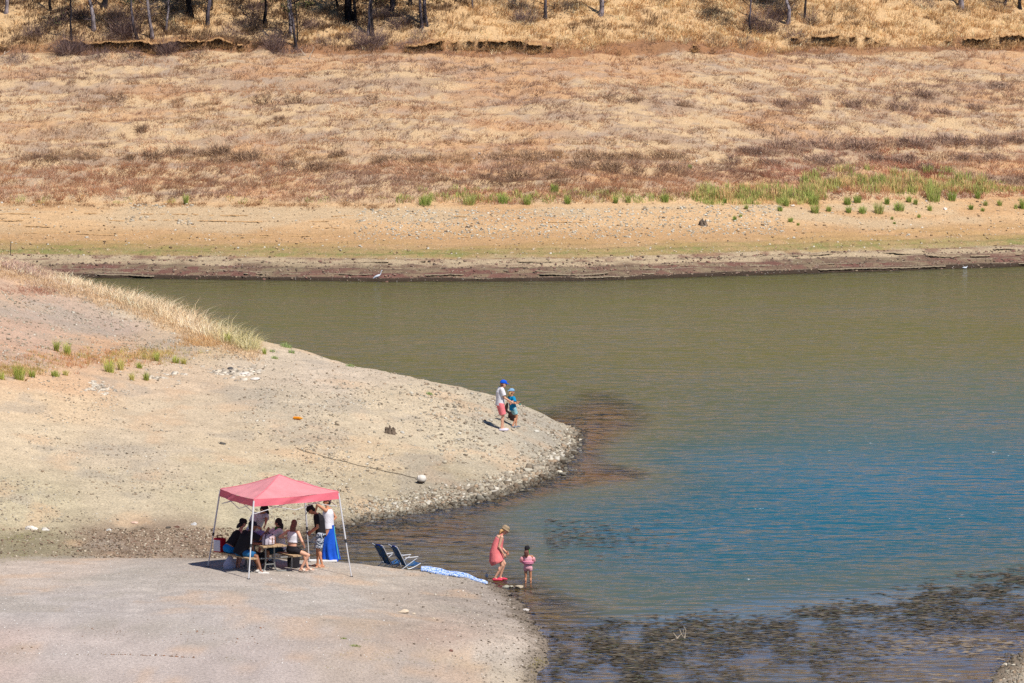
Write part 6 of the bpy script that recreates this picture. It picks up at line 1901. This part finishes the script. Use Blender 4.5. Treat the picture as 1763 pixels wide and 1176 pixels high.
# ---------------------------------------------------------------- woman in coral and toddler
J = person('woman in a loose coral dress and straw hat stepping at the water edge', 858, 1000, 1.66, 8, 'fair', dict(
    pelvis=(-.03, .04, .82), chest=(.02, .04, 1.13), neck=(.08, .04, 1.28), head=(.19, .03, 1.40), headface=5, headpitch=-32,
    handL=(.20, .14, .80), handR=(.14, -.12, .76), elbowL=(-.6, .3, -.3), elbowR=(-.6, -.2, -.3), footL=(.05, .14, .09), footR=(-.09, -.04, .09), kneeL=(1, 0, .1), kneeR=(1, 0, .1), toeL=(1, -.1, 0), toeR=(1, -.05, 0)))
CO = cloth_m('coral_dress', (250, 136, 136), var=.16, vscale=5)
solid('dress', [('loft', [((-.02, .04, .50), .25, .20), ((-.05, .04, .56), .26, .21), ((-.06, .04, .78), .215, .18), ((-.02, .04, 1.0), .18, .15), ((.03, .04, 1.17), .165, .12), ((.05, .04, 1.25), .11, .08)], (-.15, 1, 0)),
                ('cap', (.06, .11, 1.23), (.09, .11, 1.29), .03, .022), ('cap', (.06, -.03, 1.23), (.09, -.03, 1.29), .03, .022)], .010, CO, J['t'], 2)
brim_hat(J, cloth_m('straw', (168, 146, 118), var=.2, vscale=30), .125); hair(J, BLH, .10, drop=(-.5, 0, -1)); shoes(J, mat('coral_clog', (230, 70, 96)))
J = person('toddler in pink swimsuit, arm floats and black hat wading in the shallows', 909, 1004, 1.12, 80, 'tan', dict(
    pelvis=(.0, .0, .44), chest=(.0, .0, .66), head=(-.02, .0, .92), headface=70,
    handL=(-.14, .22, .56), handR=(.14, .22, .56), footL=(-.07, .02, -.14), footR=(.08, .0, -.14), curl=.5))
shirt(J, cloth_m('pink_suit', (240, 176, 186), var=.2, vscale=16), tank=True, low=.0, loose=.012, name='swimsuit'); shorts(J, cloth_m('pink_suit'), .22, .012, name='swim_bottom')
brim_hat(J, cloth_m('black', (44, 42, 46)), .115); hair(J, BRH, .14)
for i in (0, 1):
    a, e = J['sh'][i], J['el'][i]
    o = solid('arm_float', [('cap', a + (e - a) * .42, a + (e - a) * .75, .066, .060)], .009, mat('pink_float', (244, 168, 170), rough=.35, var=.08), J['t'], 2)
solid('float_belt', [('loft', [((0, 0, .53), .155, .125), ((0, 0, .61), .165, .135)], J['S'])], .01, cloth_m('pink_print', (236, 150, 176), var=.4, vscale=26), J['t'], 1)
mb = MB(); mb.tube([tuple(J['hh'](-.05, -.09, .02)), tuple(J['hh'](-.05, -.1, -.08)), tuple(J['hh'](-.03, -.09, -.14))], .010, 6); mb.build('snorkel', mat('lime', (120, 210, 90)), J['t'])

# ---------------------------------------------------------------- weed mats on the shallow water in the near right corner
def weeds():
    acc = Acc()
    rg = RNG
    n = 90000
    x = rg.uniform(1, 19, n); y = rg.uniform(131, 172, n)
    px, py = pix(x, y, 0 * x)
    edge = np.interp(px, [900, 1000, 1160, 1300, 1450, 1560, 1763], [1048, 1072, 1068, 1058, 1050, 1025, 985])
    fa = fbm(x * .35, y * .12, 151, 3); fb_ = fbm(x * 1.3, y * .5, 152, 4)
    dens = sstep(-14, 26, py - edge + 40 * (fa - .5)) * np.maximum(sstep(.42, .66, fb_ + .3 * (fa - .5)), .50 * sstep(.3, .5, fb_))
    dens *= 1 - .45 * sstep(1000, 1250, px) * sstep(1078, 1110, py)
    dens *= 1 - .93 * sstep(1330, 1560, px) * sstep(1062, 1092, py)
    dens = np.maximum(dens, .20 * sstep(1330, 1500, px) * sstep(1062, 1092, py) * sstep(.46, .60, fbm(x * .6, y * .35, 154, 3)))
    sw = np.exp(-((py - edge - 8) / 16) ** 2) * sstep(1350, 1500, px)
    dens = np.maximum(dens, sw * .9 * sstep(.38, .5, fb_))
    # red brown mats off the spit
    for (ax, ay, sx, sy, d) in [(1050, 735, 90, 20, .30), (1020, 760, 60, 22, .2), (1110, 828, 60, 5, .35), (1550, 761, 60, 4, .9), (960, 920, 110, 26, .15), (720, 925, 90, 26, .35)]:
        dens = np.maximum(dens, d * np.exp(-((px - ax) / sx) ** 2 - ((py - ay) / sy) ** 2))
    k = (rg.uniform(0, 1, n) < dens) & (zat(x, y) < 0)
    x, y, px, py = x[k], y[k], px[k], py[k]
    n = len(x)
    sand = (sstep(1450, 1600, px) * sstep(1085, 1105, py))[:, None]
    col = pick([(92, 80, 60), (72, 64, 50), (116, 104, 84), (84, 84, 56)], [3, 3, 2, 1], n, 1.3)
    col = col * (1 - sand) + alb((150, 132, 106), 1.3) * sand
    a = rg.normal(0, .5, n) + (rg.uniform(0, 1, n) < .5) * math.pi
    L = rg.uniform(.06, .22, n); w = rg.uniform(.012, .03, n)
    d = np.column_stack([np.cos(a) * L, np.sin(a) * L * .8, 0 * a]); o = np.column_stack([-np.sin(a) * w, np.cos(a) * w, 0 * a])
    c = np.column_stack([x, y, np.full(n, .008) + rg.uniform(0, .012, n)])
    V = np.stack([c - d, c + o * 2 + [0, 0, .006], c + d, c - o * 2 - [0, 0, .002]], 1).reshape(-1, 3)
    F = np.arange(4 * n).reshape(-1, 4)
    return np_mesh('pond_weed', V, F, 4, np.repeat(col, 4, 0), mat('weed', rough=.6, var=.1, attr=True))
tag(link('pond_weed', weeds()), 'mats of brown water weed floating in the shallows', 'water weed', kind='stuff')
